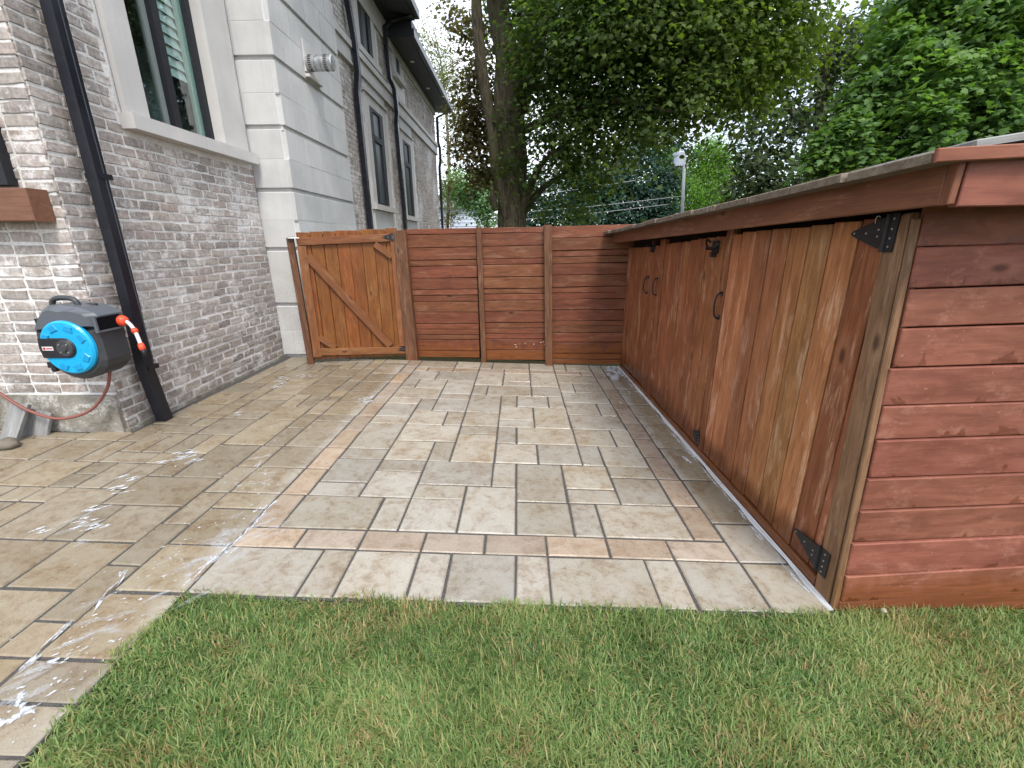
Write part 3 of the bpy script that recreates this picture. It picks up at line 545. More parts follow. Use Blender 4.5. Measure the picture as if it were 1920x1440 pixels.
rear_window(9.22, 10.06, 2.20, 3.90, .24); rear_window(11.62, 12.42, 2.12, 3.82, .26)
rear_window(9.07, 9.78, 4.72, 5.8, .22, False, False); rear_window(11.52, 11.86, 5.08, 5.9, .2, False, False)
# eaves, gutters, soffit lamps
eave = add('roof', mesh('roof', *join_vf([([(RX-.3, 5.0, 5.80), (-2.16, 5.0, 5.86), (-2.16, 10.95, 5.86), (RX-.3, 10.95, 5.80), (-9, 5.0, 8.8), (-2.16, 5.0, 6.02), (-2.16, 10.95, 6.02), (-9, 10.95, 8.8)], [(0,3,2,1), (1,2,6,5), (5,6,7,4), (3,7,6,2), (0,1,5,4)]),
    ([(RX-.3, 10.97, 5.62), (-2.30, 10.97, 5.58), (-2.30, 16.7, 5.56), (RX-.3, 16.7, 5.62), (-9, 10.97, 8.6), (-2.30, 10.97, 5.74), (-2.30, 16.7, 5.72), (-9, 16.7, 8.6)], [(0,3,2,1), (1,2,6,5), (5,6,7,4), (3,7,6,2), (0,1,5,4)])])), M_soffit, house)
add('eave_return', mesh('eave_return', *box_vf(-3.1, -2.24, 10.951, 11.7, 5.59, 5.90)), M_soffit, eave)
add('gutter', boxes('gutter', [(-2.157, -2.06, 5.0, 10.96, 5.88, 6.03), (-2.297, -2.20, 10.98, 16.72, 5.60, 5.74)]), M_gutter, eave)
for y, x, zz in ((8.6, -2.5, 5.827), (9.9, -2.5, 5.827), (14.2, -2.55, 5.588), (12.3, -2.55, 5.59)):
    add('soffit_lamp', mesh('soffit_lamp', *tube_vf([(x, y, zz), (x, y, zz-.012)], .055, 12)), M_white, eave)
# downpipes
def pipe(pts, w=.09, d=.07, name='downpipe'):
    """rectangular downpipe through a list of points, flat to the wall"""
    V = []; m = len(pts)
    for i, p in enumerate(pts):
        p = Vector(p)
        for sx, sy in ((-1,-1),(1,-1),(1,1),(-1,1)): V.append(p + Vector((d/2*sx, w/2*sy, 0)))
    Fc = [(i*4+k, i*4+(k+1) % 4, i*4+4+(k+1) % 4, i*4+4+k) for i in range(m-1) for k in range(4)] + [(3,2,1,0), tuple((m-1)*4+k for k in range(4))]
    return add(name, mesh(name, V, Fc), M_pipe, house)
# near downpipe measured on its own plane
pf = VPlane((-2.94, 3.0), (-2.94, 6.0))
def pf_pt(px, py): u, z = pf.hit(px, py); return (-2.965, 3.0+u, z)
dp = pipe([(-2.965, 3.405, 6.2), pf_pt(103, 0), pf_pt(248, 560), pf_pt(278, 690), (-2.965, 3.365, gz(-2.96)+.004)], .088, .075)
for zz, yy in ((.56, 3.345), (1.95, 3.37)): add('pipe_strap', boxes('pipe_strap', [(-3.03, -2.922, yy-.052, yy+.052, zz-.018, zz+.018)]), M_pipe, dp)
add('pipe_seam', boxes('pipe_seam', [(-2.9275, -2.9235, 3.357, 3.363, .6, 6.0)]), plain('pipe_seam_grey', (.06, .065, .075), .35), dp)
pipe([(-2.70, 8.36, 6.0), (-2.70, 8.38, 5.1), (-2.68, 8.46, 4.66), (-2.68, 8.50, 4.2), (-2.72, 8.48, 3.9), (-2.72, 8.50, 0)], .10, .08)
pipe([(-2.2, 10.75, 5.86), (-2.6, 10.62, 5.72), (-2.72, 10.60, 5.6), (-2.72, 10.72, 4.75), (-2.67, 10.85, 4.6), (-2.67, 10.92, 4.2), (-2.72, 11.0, 4.0), (-2.72, 11.24, 0)], .10, .08)
pipe([(-2.24, 16.5, 5.58), (-2.55, 16.42, 5.46), (-2.70, 16.40, 5.38), (-2.70, 16.38, 4.65), (-2.66, 16.40, 4.5), (-2.66, 16.42, 4.1), (-2.71, 16.44, 3.9), (-2.71, 16.5, 0)], .10, .08)

# ------------------------------------------------------------------ fence and gate
FP = VPlane(on_ground(775, 672), on_ground(1160, 688))
c6 = lambda x, y: (740+x/4.174, 410+y/4.174)
fence = thing('fence', 'red stained horizontal board fence between the gate and the shed', 'fence', FP.P(1.3, gz(0)))
add('dark_gap_sheet', mesh('dark_gap_sheet', [FP.P(-.05, gz(-1.4)+.03, -.02), FP.P(2.9, gz(1.3)+.03, -.02), FP.P(2.9, 1.68, -.02), FP.P(-.05, 1.61, -.02), FP.P(-.05, gz(-1.4)+.03, -.035), FP.P(2.9, gz(1.3)+.03, -.035), FP.P(2.9, 1.68, -.035), FP.P(-.05, 1.61, -.035)], box_vf(0,1,0,1,0,1)[1]), M_dark, fence)  # added dark sheet, keeps light from showing through the board gaps
def fpanel(ua, ub, xm, ys, ztl, ztr, slope):
    zs = [FP.hit(*c6(xm, y))[1] for y in ys]; um = (ua+ub)/2
    for i in range(len(zs)-1):
        zt, zb = zs[i], zs[i+1]; sl = slope*(1-.6*i/len(zs)) + random.gauss(0, .0025)
        w = zt-zb; zc = (zt+zb)/2; wide = w > .1
        o = random.uniform(.004, .012) if wide else random.uniform(-.004, .006)
        if i == 0:
            w2 = w; zc = zb + w/2
        M0 = (ua, zc-sl*(ub-ua)/2), (ub, zc+sl*(ub-ua)/2)
        board('board', FP, M0[0], M0[1], w-.0065, .02, o-.018, M_fence, fence, .003, .0012)
u1, u2, u3, u4 = 0.0, .885, 1.775, 2.72
fpanel(u1+.03, u2-.005, 400, (75,122,225,322,370,465,552,598,648,730,820,865,908,947,1033,1085), 1.63, 1.66, .012)
fpanel(u2+.045, u3-.035, 900, (65,112,212,312,357,455,545,588,637,722,812,857,898,940,1027,1105), 1.66, 1.68, .016)
fpanel(u3-.02, u4+.10, 1500, (50,145,243,293,347,437,530,577,628,712,798,838,890,965,1052,1100,1138), 1.68, 1.70, .022)
def upright(name, pl, pt, pb, w, T, o, mat, parent, c=.004):
    (ua, za), (ub, zb) = pl.hit(*pt, o), pl.hit(*pb, o)
    return board(name, pl, (ub, zb), (ua, za), w, T, o, mat, parent, c, .002)
def post_px(name, top, bot, w, T, o, mat=M_post):
    return upright(name, FP, top, bot, w, T, o, mat, fence)
post_px('post', (751, 432), (776, 674), .15, .085, .012)
post_px('batten', (898, 426), (908, 682), .062, .05, .014)
post_px('post', (1027, 422), (1029, 687), .092, .075, .012)
# fallen paint flakes / white splinters on the low boards
fl = []
for (px, py, w, h) in ((966, 646, .035, .006), (968, 650, .008, .02), (985, 644, .02, .005), (1001, 645, .006, .026), (1014, 642, .02, .006), (1019, 641, .02, .009), (1021, 646, .02, .005), (975, 645, .012, .004)):
    u, z = FP.hit(px, py, .02)
    q = [FP.P(u+random.uniform(-.2,.2)*w-w/2, z-h/2, .0195), FP.P(u+w/2, z-h/2*random.uniform(.4,1), .0195), FP.P(u+w/2*.8, z+h/2, .021), FP.P(u-w/2*.9, z+h/2*random.uniform(.4,1), .021)]
    fl.append((q, [(0,1,2,3)]))
add('paint_flakes', mesh('paint_flakes', *join_vf(fl)), M_white, fence, kind='stuff')
GP = VPlane(on_ground(590, 680), on_ground(768, 672))
c55 = lambda x, y: (520+x/4.964, 410+y/4.964)
g = lambda x, y, o=0.0: GP.hit(*c55(x, y), o)
gate = thing('gate', 'orange stained board gate with a diagonal brace beside the limestone pier', 'gate', GP.P(.55, gz(-2)+.05))
uL, uR = g(165, 300)[0]+.0, g(1095, 300)[0]+.012; uLb, uRb = g(370, 1250)[0], g(1222, 1220)[0]+.012
uA, uB = (uL+uLb)/2, (uR+uRb)/2
zt = lambda u: 1.605 + .055*(u-uA)/(uB-uA); zb = lambda u: gz(-2)+.062+ -.03*(u-uA)/(uB-uA)
nb = 8; seams = [uA + (uB-uA)*k/nb for k in range(nb+1)]
for k in range(nb):
    uc = (seams[k]+seams[k+1])/2
    board('board', GP, (uc, zb(uc)), (uc, zt(uc)+random.uniform(-.004, .004)), seams[k+1]-seams[k]-.004, .018, 0.0+random.uniform(0, .002), M_gate, gate, .003, .0015)
add('dark_gap_sheet', mesh('dark_gap_sheet', [GP.P(uA+.01, zb(uA)+.02, -.002), GP.P(uB-.01, zb(uB)+.02, -.002), GP.P(uB-.01, 1.63, -.002), GP.P(uA+.01, 1.58, -.002), GP.P(uA+.01, zb(uA)+.02, -.008), GP.P(uB-.01, zb(uB)+.02, -.008), GP.P(uB-.01, 1.63, -.008), GP.P(uA+.01, 1.58, -.008)], box_vf(0,1,0,1,0,1)[1]), M_dark, gate)  # added thin dark sheet, closes the bright slits between gate boards
zr_t = lambda u: g(165, 215)[1]-.0 + (g(1080, 150)[1]-g(165, 215)[1])*(u-uA)/(uB-uA)
def grail(name, p0, p1, w, o=.021, T=.036): return board(name, GP, p0, p1, w, T, o, M_gate_f, gate, .003, .0015)
ht = .085
grail('rail', (uA, g(165, 215)[1]-.0), (uB, g(1080, 175)[1]), ht)
grail('rail', (uA+.06, g(370, 1235)[1]), (uB, g(1210, 1215)[1]), ht)
grail('stile', (uA+.046, g(370, 1280)[1]), (uA+.046, g(165, 255)[1]), .092)
grail('stile', (uB-.05, g(1210, 1175)[1]+.0), (uB-.05, g(1080, 215)[1]), .085)
a, b = g(255, 345), g(1050, 1175)
grail('brace', (uA+.09, a[1]), (b[0], b[1]), .095)
grail('corner_brace', g(905, 235), (uB-.088, g(1030, 355)[1]), .07); grail('corner_brace', (uA+.088, g(410, 1095)[1]), g(545, 1195), .07)
def tee_hinge(pl, u, z, o, L, H, flip, parent, plate_w=.035, sag=0.0):
    """black strap hinge: tapering strap, plate on the post, barrel, screw heads"""
    s = -1 if flip else 1
    prof = [(0, -H/2*.8), (s*.03, -H/2*.8), (s*L, -.009+sag), (s*(L+.008), sag), (s*L, .009+sag), (s*.03, H/2*.8), (0, H/2*.8)]
    if flip: prof = prof[::-1]
    M = pl.M(u, z, o); h = add('hinge', mesh('hinge', *join_vf([extrude_vf(prof, 0, .005), extrude_vf([(min(0, -s*plate_w), -H/2), (max(0, -s*plate_w), -H/2), (max(0, -s*plate_w), H/2), (min(0, -s*plate_w), H/2)], 0, .0045), tube_vf([(0, -H/2, .006), (0, H/2, .006)], .008, 8)])), M_black, parent, M)
    sc = []
    for (x, y) in ((s*L*.92, sag), (s*L*.55, sag*.6), (s*L*.2, .012), (s*L*.2, -.012), (-s*plate_w*.6, H*.36), (-s*plate_w*.6, -H*.36), (-s*plate_w*.6, H*.1), (-s*plate_w*.6, -H*.14)):
        sc.append(tube_vf([(x, y, .004), (x, y, .0075)], .0042, 6))
    add('screws', mesh('screws', *join_vf(sc)), M_screw, h, M, kind='stuff'); return h
hu, hz = g(1090, 170, .06); tee_hinge(GP, hu, hz, .058, .135, .10, True, gate)
hu, hz = g(1222, 1207, .06); tee_hinge(GP, hu, hz, .058, .125, .10, True, gate, sag=-.01)
# latch post against the pier, a thing of its own
lp = thing('gate_post', 'weathered brown gate post against the limestone pier, left of the gate', 'post', GP.P(-.04, gz(-2.6)))
upright('post_body', GP, c55(124, 180), c55(322, 1340), .072, .09, -.02, M_post, lp)
lt = add('latch', mesh('latch', *join_vf([tube_vf([GP.P(g(105, 200)[0], 1.545, .075), GP.P(g(195, 190)[0], 1.55, .075)], .008, 8), extrude_vf([(0,0)]*0 or [(-.03,-.02),(.02,-.02),(.02,.02),(-.03,.02)], 0, .001)])), M_black, lp) if False else None
u_, z_ = g(128, 188, .072)
lt = add('latch', mesh('latch', *box_vf(-.032, .032, -.022, .02, 0, .012)), M_black, lp, GP.M(u_, z_, .0725))
add('bolt', mesh('bolt', *tube_vf([(-.03, .008, .016), (.085, .008, .016)], .006, 8)), M_screw, lt, GP.M(u_, z_, .0725))
# cap seen above the gate (white dome of the far post lamp)
# ------------------------------------------------------------------ shed
SA, SB = on_ground(1160, 688), on_ground(1560, 1142)
SP = VPlane(SA, SB)                                   # u from the fence towards the lawn
U = lambda y: (SA.y-y)/(SA.y-SB.y)*SP.len             # u for a world y
shed = thing('shed', 'long low red brown cedar shed with three plank doors along the right side', 'shed', SP.P(2.0, gz(1.3)) + Vector((.6, 0, 0)))
zg = gz(1.32)
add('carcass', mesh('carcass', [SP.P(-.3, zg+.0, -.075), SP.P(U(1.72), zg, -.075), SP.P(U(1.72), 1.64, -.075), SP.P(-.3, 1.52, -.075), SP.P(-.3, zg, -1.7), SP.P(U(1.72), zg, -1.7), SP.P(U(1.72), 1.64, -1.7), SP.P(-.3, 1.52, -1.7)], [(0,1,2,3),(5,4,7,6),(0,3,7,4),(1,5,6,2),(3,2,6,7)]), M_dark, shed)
def ztop(y): return float(np.interp(y, [1.6, 2.75, 4.49, 5.46], [1.582, 1.548, 1.452, 1.415]))
def zbot(y): return zg + .068
def shed_door(y_far, y_near, seams, mat, tone):
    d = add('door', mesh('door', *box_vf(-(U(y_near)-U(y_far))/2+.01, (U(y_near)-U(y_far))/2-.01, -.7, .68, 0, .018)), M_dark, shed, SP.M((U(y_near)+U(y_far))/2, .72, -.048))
    ys = [y_far] + seams + [y_near]
    for a, b in zip(ys[:-1], ys[1:]):
        u0, u1 = U(a), U(b); um = (u0+u1)/2; ym = (a+b)/2
        bl = random.uniform(-.006, .006)
        o = board('board', SP, (um, zbot(ym)+bl), (um, ztop(ym)+random.uniform(-.004, .002)), u1-u0-.0095, .018, -.028+random.uniform(-.001, .004), mat if not callable(mat) else mat(ym), d, .0025, .001)
    return d
def even(a, b, n): return [a+(b-a)*k/n for k in range(1, n)]
d1 = shed_door(5.44, 4.335, even(5.44, 4.335, 8), M_door_r, 0)
d2 = shed_door(4.18, 3.045, even(4.18, 3.045, 8), M_door_r, 0)
d3 = shed_door(2.945, 1.70, [2.84, 2.68, 2.525, 2.36, 2.21, 2.06, 1.90, 1.755], lambda y: M_door_r if y < 1.9 else M_door, 0)
for ya, yb, nm in ((4.325, 4.19, 'mullion'), (3.038, 2.952, 'mullion')):
    um = (U(ya)+U(yb))/2; board(nm, SP, (um, zg+.005), (um, ztop(ya)+.05), U(yb)-U(ya)-.006, .05, -.058, M_door_r, shed, .003, .002)
board('corner_post', SP, (U(1.628), zg-.01), (U(1.712), 1.585), .092, .075, -.07, M_corner, shed, .005, .003)
board('kick_board', SP, (.02, zg+.022), (U(1.685), zg+.030), .058, .03, -.031, M_door, shed)
def px_tri(ds, cx, cy, lst): pass
def handle(px, py0, py1, parent):
    (ua, za), (ub, zb_) = SP.hit(px+2, py0, -.008), SP.hit(px-1, py1, -.008); u = (ua+ub)/2; L = za-zb_; zc = (za+zb_)/2
    M = SP.M(u, zc, -.0085); pts = [(0, L/2-.012, .004), (0, L/2-.014, .02), (0, L*.3, .036), (0, 0, .042), (0, -L*.3, .036), (0, -L/2+.014, .02), (0, -L/2+.012, .004)]
    h = add('handle', mesh('handle', *join_vf([tube_vf(smooth_path(pts, 4), .0065, 8), box_vf(-.014, .014, L/2-.03, L/2, 0, .005), box_vf(-.014, .014, -L/2, -L/2+.03, 0, .005)])), M_black, parent, M)
    add('screws', mesh('screws', *join_vf([tube_vf([(x, y, .004), (x, y, .008)], .004, 6) for x in (-.008, .008) for y in (L/2-.022, -L/2+.022)])), M_screw, h, M, kind='stuff')
handle(1350, 546, 600, d3); handle(1231, 520, 555, d2); handle(1214, 517, 551, d1)
u, z = SP.hit(1660, 437, .006); tee_hinge(SP, U(1.745), z, .007, .165, .135, True, d3, .045)
u, z = SP.hit(1532, 1042, .006); tee_hinge(SP, U(1.683), z, .007, .175, .125, True, d3, .06, .022)
u, z = SP.hit(1303, 816, -.008); tee_hinge(SP, U(3.05), z+.01, -.0085, .10, .10, True, d2, .03)
def hasp(px, py, parent, hook):
    u, z = SP.hit(px, py, .0); M = SP.M(u, z, -.006) @ Matrix.Scale(1.25, 4)
    ps = [box_vf(-.03, .03, -.035, .03, 0, .012), tube_vf(smooth_path([(-.05, .02, .012), (-.06, .035, .03), (-.02, .0, .045), (.05, -.005, .04), (.075, .01, .03), (.08, .025, .02)], 4), .0055, 6), tube_vf([(-.02, -.01, .01), (-.02, -.01, .05)], .009, 8), box_vf(-.018, .012, -.055, -.03, 0, .026)]
    return add('hasp', mesh('hasp', *join_vf(ps if hook else ps[:1]+ps[2:])), M_black, parent, M)
hasp(1342, 462, shed, True); hasp(1226, 459, shed, False)
u, z = SP.hit(1650, 412, .004)
add('hook', tube('hook', [SP.M(u, z, .004) @ Vector(p) for p in smooth_path([(-.02, -.014, 0), (-.008, -.012, .008), (-.003, 0, .014), (.003, .010, .016), (.010, .013, .015), (.015, .008, .012)], 4)], .0017, 6), M_screw, d3)
# end wall: ten wide boards that rise a little to the right
EP = VPlane(SB, (SB.x+1.0, SB.y+.045))
edge = [1.475, 1.33, 1.19, 1.04, .89, .75, .585, .44, .29, .13, -.01]
rise = [.05, .05, .04, .032, .03, .03, .035, .04, .04, .06, .09]
for i in range(len(edge)-1):
    za, zb_ = edge[i], edge[i+1]; u0 = .028 + random.uniform(-.006, .006); L = 2.6
    ra = (rise[i]+rise[i+1])/2
    zc = (za+zb_)/2; board('siding_board', EP, (u0, zc), (u0+L, zc+ra*L*.55), za-zb_-.004, .02, -.018-.056*zc+random.uniform(0, .003), M_siding, shed, .004, .001)
board('siding_board', EP, (.03, 1.55), (2.6, 1.60), .15, .016, -.105, M_siding, shed)
board('skirt_board', EP, (.03, -.07), (2.6, .04), .13, .016, -.016, M_siding, shed)
pb0, pt0 = EP.P(.016, zg-.01, -.012), EP.P(.012, 1.57, -.10); xx_ = (pt0-pb0).normalized(); zz_ = EP.d.cross(xx_); zz_ = zz_ if zz_.y < 0 else -zz_
add('corner_strip', plank_mesh((pt0-pb0).length, .030, .012, .004, .004), M_corner, shed, frame((pb0+pt0)/2, xx_, zz_.cross(xx_), zz_))
# roof: fascia, rows of silvered boards whose ends show along the edge, cap
near_b, near_t = Vector((1.262, 1.45, 1.598)), 1.715
far_b = Vector((1.10, 5.50, 1.475))
fd = (far_b-near_b); fl_ = fd.length; fx = fd.normalized(); fn = Vector((fx.y, -fx.x, 0)).normalized()
if fn.x > 0: fn = -fn
fz = fx.cross(fn); fz = fz if fz.z > 0 else -fz
mid = (near_b+far_b)/2
fasc = add('fascia_board', plank_mesh(fl_, .125, .028, .003), M_fascia, shed, frame(mid+fz*.0625-fn*.028, -fx, fz, fn))
EF = VPlane((near_b.x-.0, near_b.y), (near_b.x+1.0, near_b.y+.02))
board('fascia_board', EF, (.032, 1.655), (2.7, 1.685), .128, .03, .0, M_siding, shed)
board('corner_trim', EF, (.012, 1.597), (.014, 1.722), .022, .031, .0, M_fascia, shed)
board('drip_strip', EF, (.0, 1.727), (2.7, 1.752), .012, .02, .008, M_roofb, shed)
ne, fe = Vector((1.165, 1.40, 1.742)), Vector((.985, 5.52, 1.605))
n_rb = 13; roof_ang = .10
ed = fe-ne; q = 0.0; edges = [0.0]
ww = [random.uniform(.85, 1.15) for _ in range(n_rb)]; tot = sum(ww)
for w in ww: edges.append(edges[-1]+w/tot)
for i in range(n_rb):
    p = ne + ed*((edges[i]+edges[i+1])/2); wy = ed.length*(edges[i+1]-edges[i]); L = 1.75
    x = Vector((1, .02, .045)).normalized(); yv = (ed.normalized() - x*ed.normalized().dot(x)).normalized(); zn = x.cross(yv); zn = zn if zn.z > 0 else -zn
    if x.cross(yv).dot(zn) < 0: yv = -yv
    me = plank_mesh(L, wy-.006, .031, .005, .004)
    add('roof_board', me, M_roofb, shed, frame(p + x*(L/2+random.uniform(-.006, .006)) - zn*(.036+random.uniform(-.004, .003)), x, yv, zn))
xe = Vector((1, .02, .045)).normalized(); ye = Vector((0, -1, 0)); ze = Vector((-xe.z, 0, xe.x)).normalized(); ye = ze.cross(xe)
add('edge_board', plank_mesh(1.72, .036, .012, .003, .001), M_siding, shed, frame(ne + xe*.862 + Vector((0, -.004, -.018)), xe, ze, -ye if ye.y > 0 else ye))
p0 = Vector((1.32, 1.43, 1.752)); x = Vector((1, .0, .145)).normalized(); yv = Vector((0, 1, -.03)).normalized(); zn = x.cross(yv)
for k in range(3): add('cap_board', plank_mesh(1.5, .42, .022, .004, .002), M_roofb if k else M_grey, shed, frame(p0 + x*.75 + yv*(.22+k*.43), x, yv, zn))
# white metal edging along the shed foot
ev = []
for i in range(25):
    y = 1.54+(5.46-1.54)*i/24; xx = 1.368-(y-1.56)*.0225; w = .006*math.sin(i*2.1)+.002*math.sin(i*5.3)
    ev += [(xx-.020-w, y, gz(xx)+.001), (xx-.016-w, y, gz(xx)+.007), (xx-.002, y, gz(xx)+.010), (xx, y, gz(xx)+.012), (xx+.001, y, gz(xx)-.02)]
ef = [(i*5+k, i*5+k+1, i*5+5+k+1, i*5+5+k) for i in range(24) for k in range(4)]
tag(add('metal_edging', mesh('metal_edging', ev, ef), M_flash), 'thin white metal edging strip along the foot of the shed doors', 'edging')
# ------------------------------------------------------------------ hose reel on its bracket
YR = 2.86
cR = on_axis(123, 648, 1, YR) + Vector((.032, 0, 0)); 
reel = thing('hose_reel', 'charcoal wall hose reel with a big blue side disc and orange nozzle', 'hose reel', (cR.x, 3.1, cR.z))
def RM(p=(0, 0, 0)): return frame(cR + Vector(p), Vector((1, 0, 0)), Vector((0, 0, 1)), Vector((0, -1, 0)))   # local x right, y up, z to the yard
arc = [(.232*math.cos(R(a)), -.012+.232*math.sin(R(a))) for a in range(-178, 1, 14)]
prof = arc + [(.236, .10), (.232, .205), (.215, .222), (.10, .252), (-.02, .270), (-.10, .268), (-.15, .235), (-.20, .17), (-.228, .09)]
prof_body = arc + [(.236, .09), (-.228, .09)]
body = add('housing', mesh('housing', *extrude_vf([(min(x, .203), z) for x, z in arc] + [(.203, .085), (.203, .115), (-.228, .10)], -.215, .0, .03), smooth=False), M_plas, reel, RM())
cov = [(-.240, .092), (.212, .118), (.212, .195), (.195, .215), (.10, .252), (-.02, .270), (-.10, .266), (-.15, .235), (-.20, .17)]
cover = add('cover', mesh('cover', *extrude_vf(cov, -.222, .010, .045)), M_plas2, reel, RM())
add('vent_ridges', mesh('vent_ridges', *join_vf([box_vf(-.03+.055*k, .005+.055*k, 0, 0, 0, 0) if False else box_vf(.01, .11, .246-.0*k, .262-.012*k, -.17+.035*k, -.15+.035*k) for k in range(3)])), M_plas, cover, RM())
add('carry_handle', mesh('carry_handle', *join_vf([tube_vf(smooth_path([(-.14, .24, -.10), (-.13, .285, -.10), (-.09, .305, -.10), (-.01, .305, -.10), (.03, .285, -.10), (.04, .25, -.10)], 4), .017, 8)]), smooth=True), M_plas, reel, RM())
disc = add('side_disc', mesh('side_disc', *extrude_vf([(.182*math.cos(2*math.pi*k/48), .182*math.sin(2*math.pi*k/48)) for k in range(48)], 0, .030, .012)), M_blue, reel, RM((0, -.001, -.01)))
pads = []; 
for a in (28, 68, 112, -30, -72, -112, 150):
    m_ = Matrix.Rotation(R(a), 4, 'Z'); qv, qf = extrude_vf([(.118, -.032), (.160, -.024), (.160, .024), (.118, .032)], .028, .037, .006); add('relief_pad', mesh('relief_pad', [tuple(m_ @ Vector(p)) for p in qv], qf), M_blue2, disc, RM((0, -.001, -.01)))
us = [(-.17, -.068), (.0, -.068)] + [(.068*math.cos(R(a)), .068*math.sin(R(a))) for a in range(-75, 76, 15)] + [(.0, .068), (-.17, .068), (-.180, 0)]
add('hub_plate', mesh('hub_plate', *extrude_vf(us, .001, .040, .006)), M_plasb, disc, RM((0, -.001, -.01)))
hub = add('hub_ring', mesh('hub_ring', *join_vf([tube_vf([(0, 0, .040), (0, 0, .046)], [.056, .052], 24), tube_vf([(0, 0, .046), (0, 0, .056)], [.024, .02], 16)])), M_plas, disc, RM((.0, -.001, -.01)))
add('screws', mesh('screws', *join_vf([tube_vf([(.037*math.cos(R(a)), .037*math.sin(R(a)), .045), (.037*math.cos(R(a)), .037*math.sin(R(a)), .051)], .006, 8) for a in (45, 135, 225, 315)])), M_galv, hub, RM((0, -.001, -.01)), kind='stuff')
bd = add('badge', mesh('badge', *box_vf(-.152, -.078, -.014, .012, .040, .0425)), M_hosegrey, disc, RM((0, -.001, -.01)))
add('badge_stripe', mesh('badge_stripe', *join_vf([box_vf(-.146, -.130, -.009, .007, .0425, .0435), box_vf(-.124, -.084, -.005, .003, .0425, .0435)])), plain('badge_red', (.45, .02, .02), .5), bd, RM((0, -.001, -.01)))
add('outlet_frame', boxes('outlet_frame', [(.20, .221, .085, .098, -.20, .0), (.20, .221, .098, .185, -.012, .0)]), M_plas2, reel, RM())
add('outlet', mesh('outlet', *box_vf(.17, .2155, .10, .185, -.195, -.02)), M_slot, reel, RM())  # solid block, the darkness of the opening is painted on
add('wall_bracket', mesh('wall_bracket', *join_vf([box_vf(-.30, -.20, .085, .165, -.262, -.10), box_vf(-.30, -.24, -.10, .20, -.262, -.235), box_vf(-.24, -.1, .0, .10, -.262, -.2)])), M_plasb, reel, RM())
add('latch_knob', mesh('latch_knob', *join_vf([tube_vf([(-.17, -.17, -.03), (-.17, -.17, .0)], .018, 10), box_vf(-.215, -.15, -.16, -.12, -.06, -.01)])), M_plasb, reel, RM())
# nozzle: orange ball stop, pale hose stub, connectors
n0 = Vector((.230, .135, -.19)); tip = Vector((.368, -.045, -.135))
nz = add('ball_stop', mesh('ball_stop', *tube_vf([n0+Vector((-.03, .004, 0)), n0+Vector((-.02, .003, 0)), n0, n0+Vector((.024, -.003, 0)), n0+Vector((.034, -.005, 0))], [.016, .034, .040, .030, .012], 14), smooth=True), M_red, reel, RM())
sp = smooth_path([n0+Vector((.02, 0, 0)), n0+Vector((.06, -.025, .012)), n0+Vector((.10, -.08, .03)), tip], 5)
add('hose_stub', mesh('hose_stub', *tube_vf(sp, .0125, 10), smooth=True), M_hosegrey, nz, RM())
d_ = (tip-sp[-4]).normalized(); e1 = sp[9]
for q_ in ([sp[8], sp[9], sp[10]], [tip-d_*.03, tip-d_*.005, tip+d_*.02]): add('connector', mesh('connector', *tube_vf(q_, [.017, .021, .018], 12), smooth=True), M_red, nz, RM())
add('nozzle_tip', mesh('nozzle_tip', *tube_vf([tip+d_*.018, tip+d_*.035, tip+d_*.062], [.017, .016, .010], 12), smooth=True), M_plasb, nz, RM())
hp = smooth_path([on_axis(206, 690, 1, 3.02), on_axis(200, 730, 1, 3.02), on_axis(168, 770, 1, 3.0), on_axis(110, 785, 1, 2.97), on_axis(50, 768, 1, 2.96), on_axis(0, 738, 1, 2.96), on_axis(-80, 690, 1, 3.0)], 8)
tag(add('supply_hose', tube('supply_hose', hp, .0105, 10), M_hose), 'thin brown red hose hanging in a loop below the hose reel', 'hose')
# leaning planks and a rock at the wall foot
def leaning(pA, pB, w, T, label, yb, yt, cut=False):
    b_ = on_axis(*pA, 1, yb); t_ = on_axis(*pB, 1, yt); x = (t_-b_).normalized(); yv = Vector((0, 1, 0)).cross(x).normalized(); zn = x.cross(yv)
    if zn.y > 0: yv, zn = -yv, -zn
    o = add('plank', plank_mesh((t_-b_).length, w, T, .003, .006), M_grey, None, frame((b_+t_)/2, x, yv, zn))
    tag(o, label, 'plank', 'grey planks leaning on the wall foot'); return o
leaning((62, 835), (75, 768), .20, .022, 'wide grey plank leaning against the stained wall foot', 3.0, 3.075)
leaning((14, 848), (44, 757), .115, .03, 'narrow grey plank leaning in front of the wider plank', 2.86, 3.03)
rv, rf = [], []
for i in range(7):
    for k in range(10):
        th = math.pi*i/6; ph = 2*math.pi*k/10; r_ = 1+random.uniform(-.14, .14); rv.append((.075*r_*math.sin(th)*math.cos(ph), .06*r_*math.sin(th)*math.sin(ph), .042*r_*math.cos(th)))
rf = [(i*10+k, (i+1)*10+k, (i+1)*10+(k+1) % 10, i*10+(k+1) % 10) for i in range(6) for k in range(10)]
pr_ = on_axis(16, 838, 1, 2.80); tag(add('rock', mesh('rock', rv, rf, True), M_rock, None, Matrix.Translation((pr_.x, pr_.y, gz(pr_.x)+.03))), 'small brown rock at the foot of the leaning planks', 'rock')
pp = on_ground(1640, 1138)
tag(add('pebble', mesh('pebble', [(p[0]*.16, p[1]*.16, p[2]*.25) for p in rv], rf, True), plain('pale_pebble', (.36, .32, .26), .8), None, Matrix.Translation((pp.x, EP.P(.15, 0, .03).y, gz(1.45)+.02))), 'tiny pale pebble in the grass at the foot of the shed end', 'pebble')

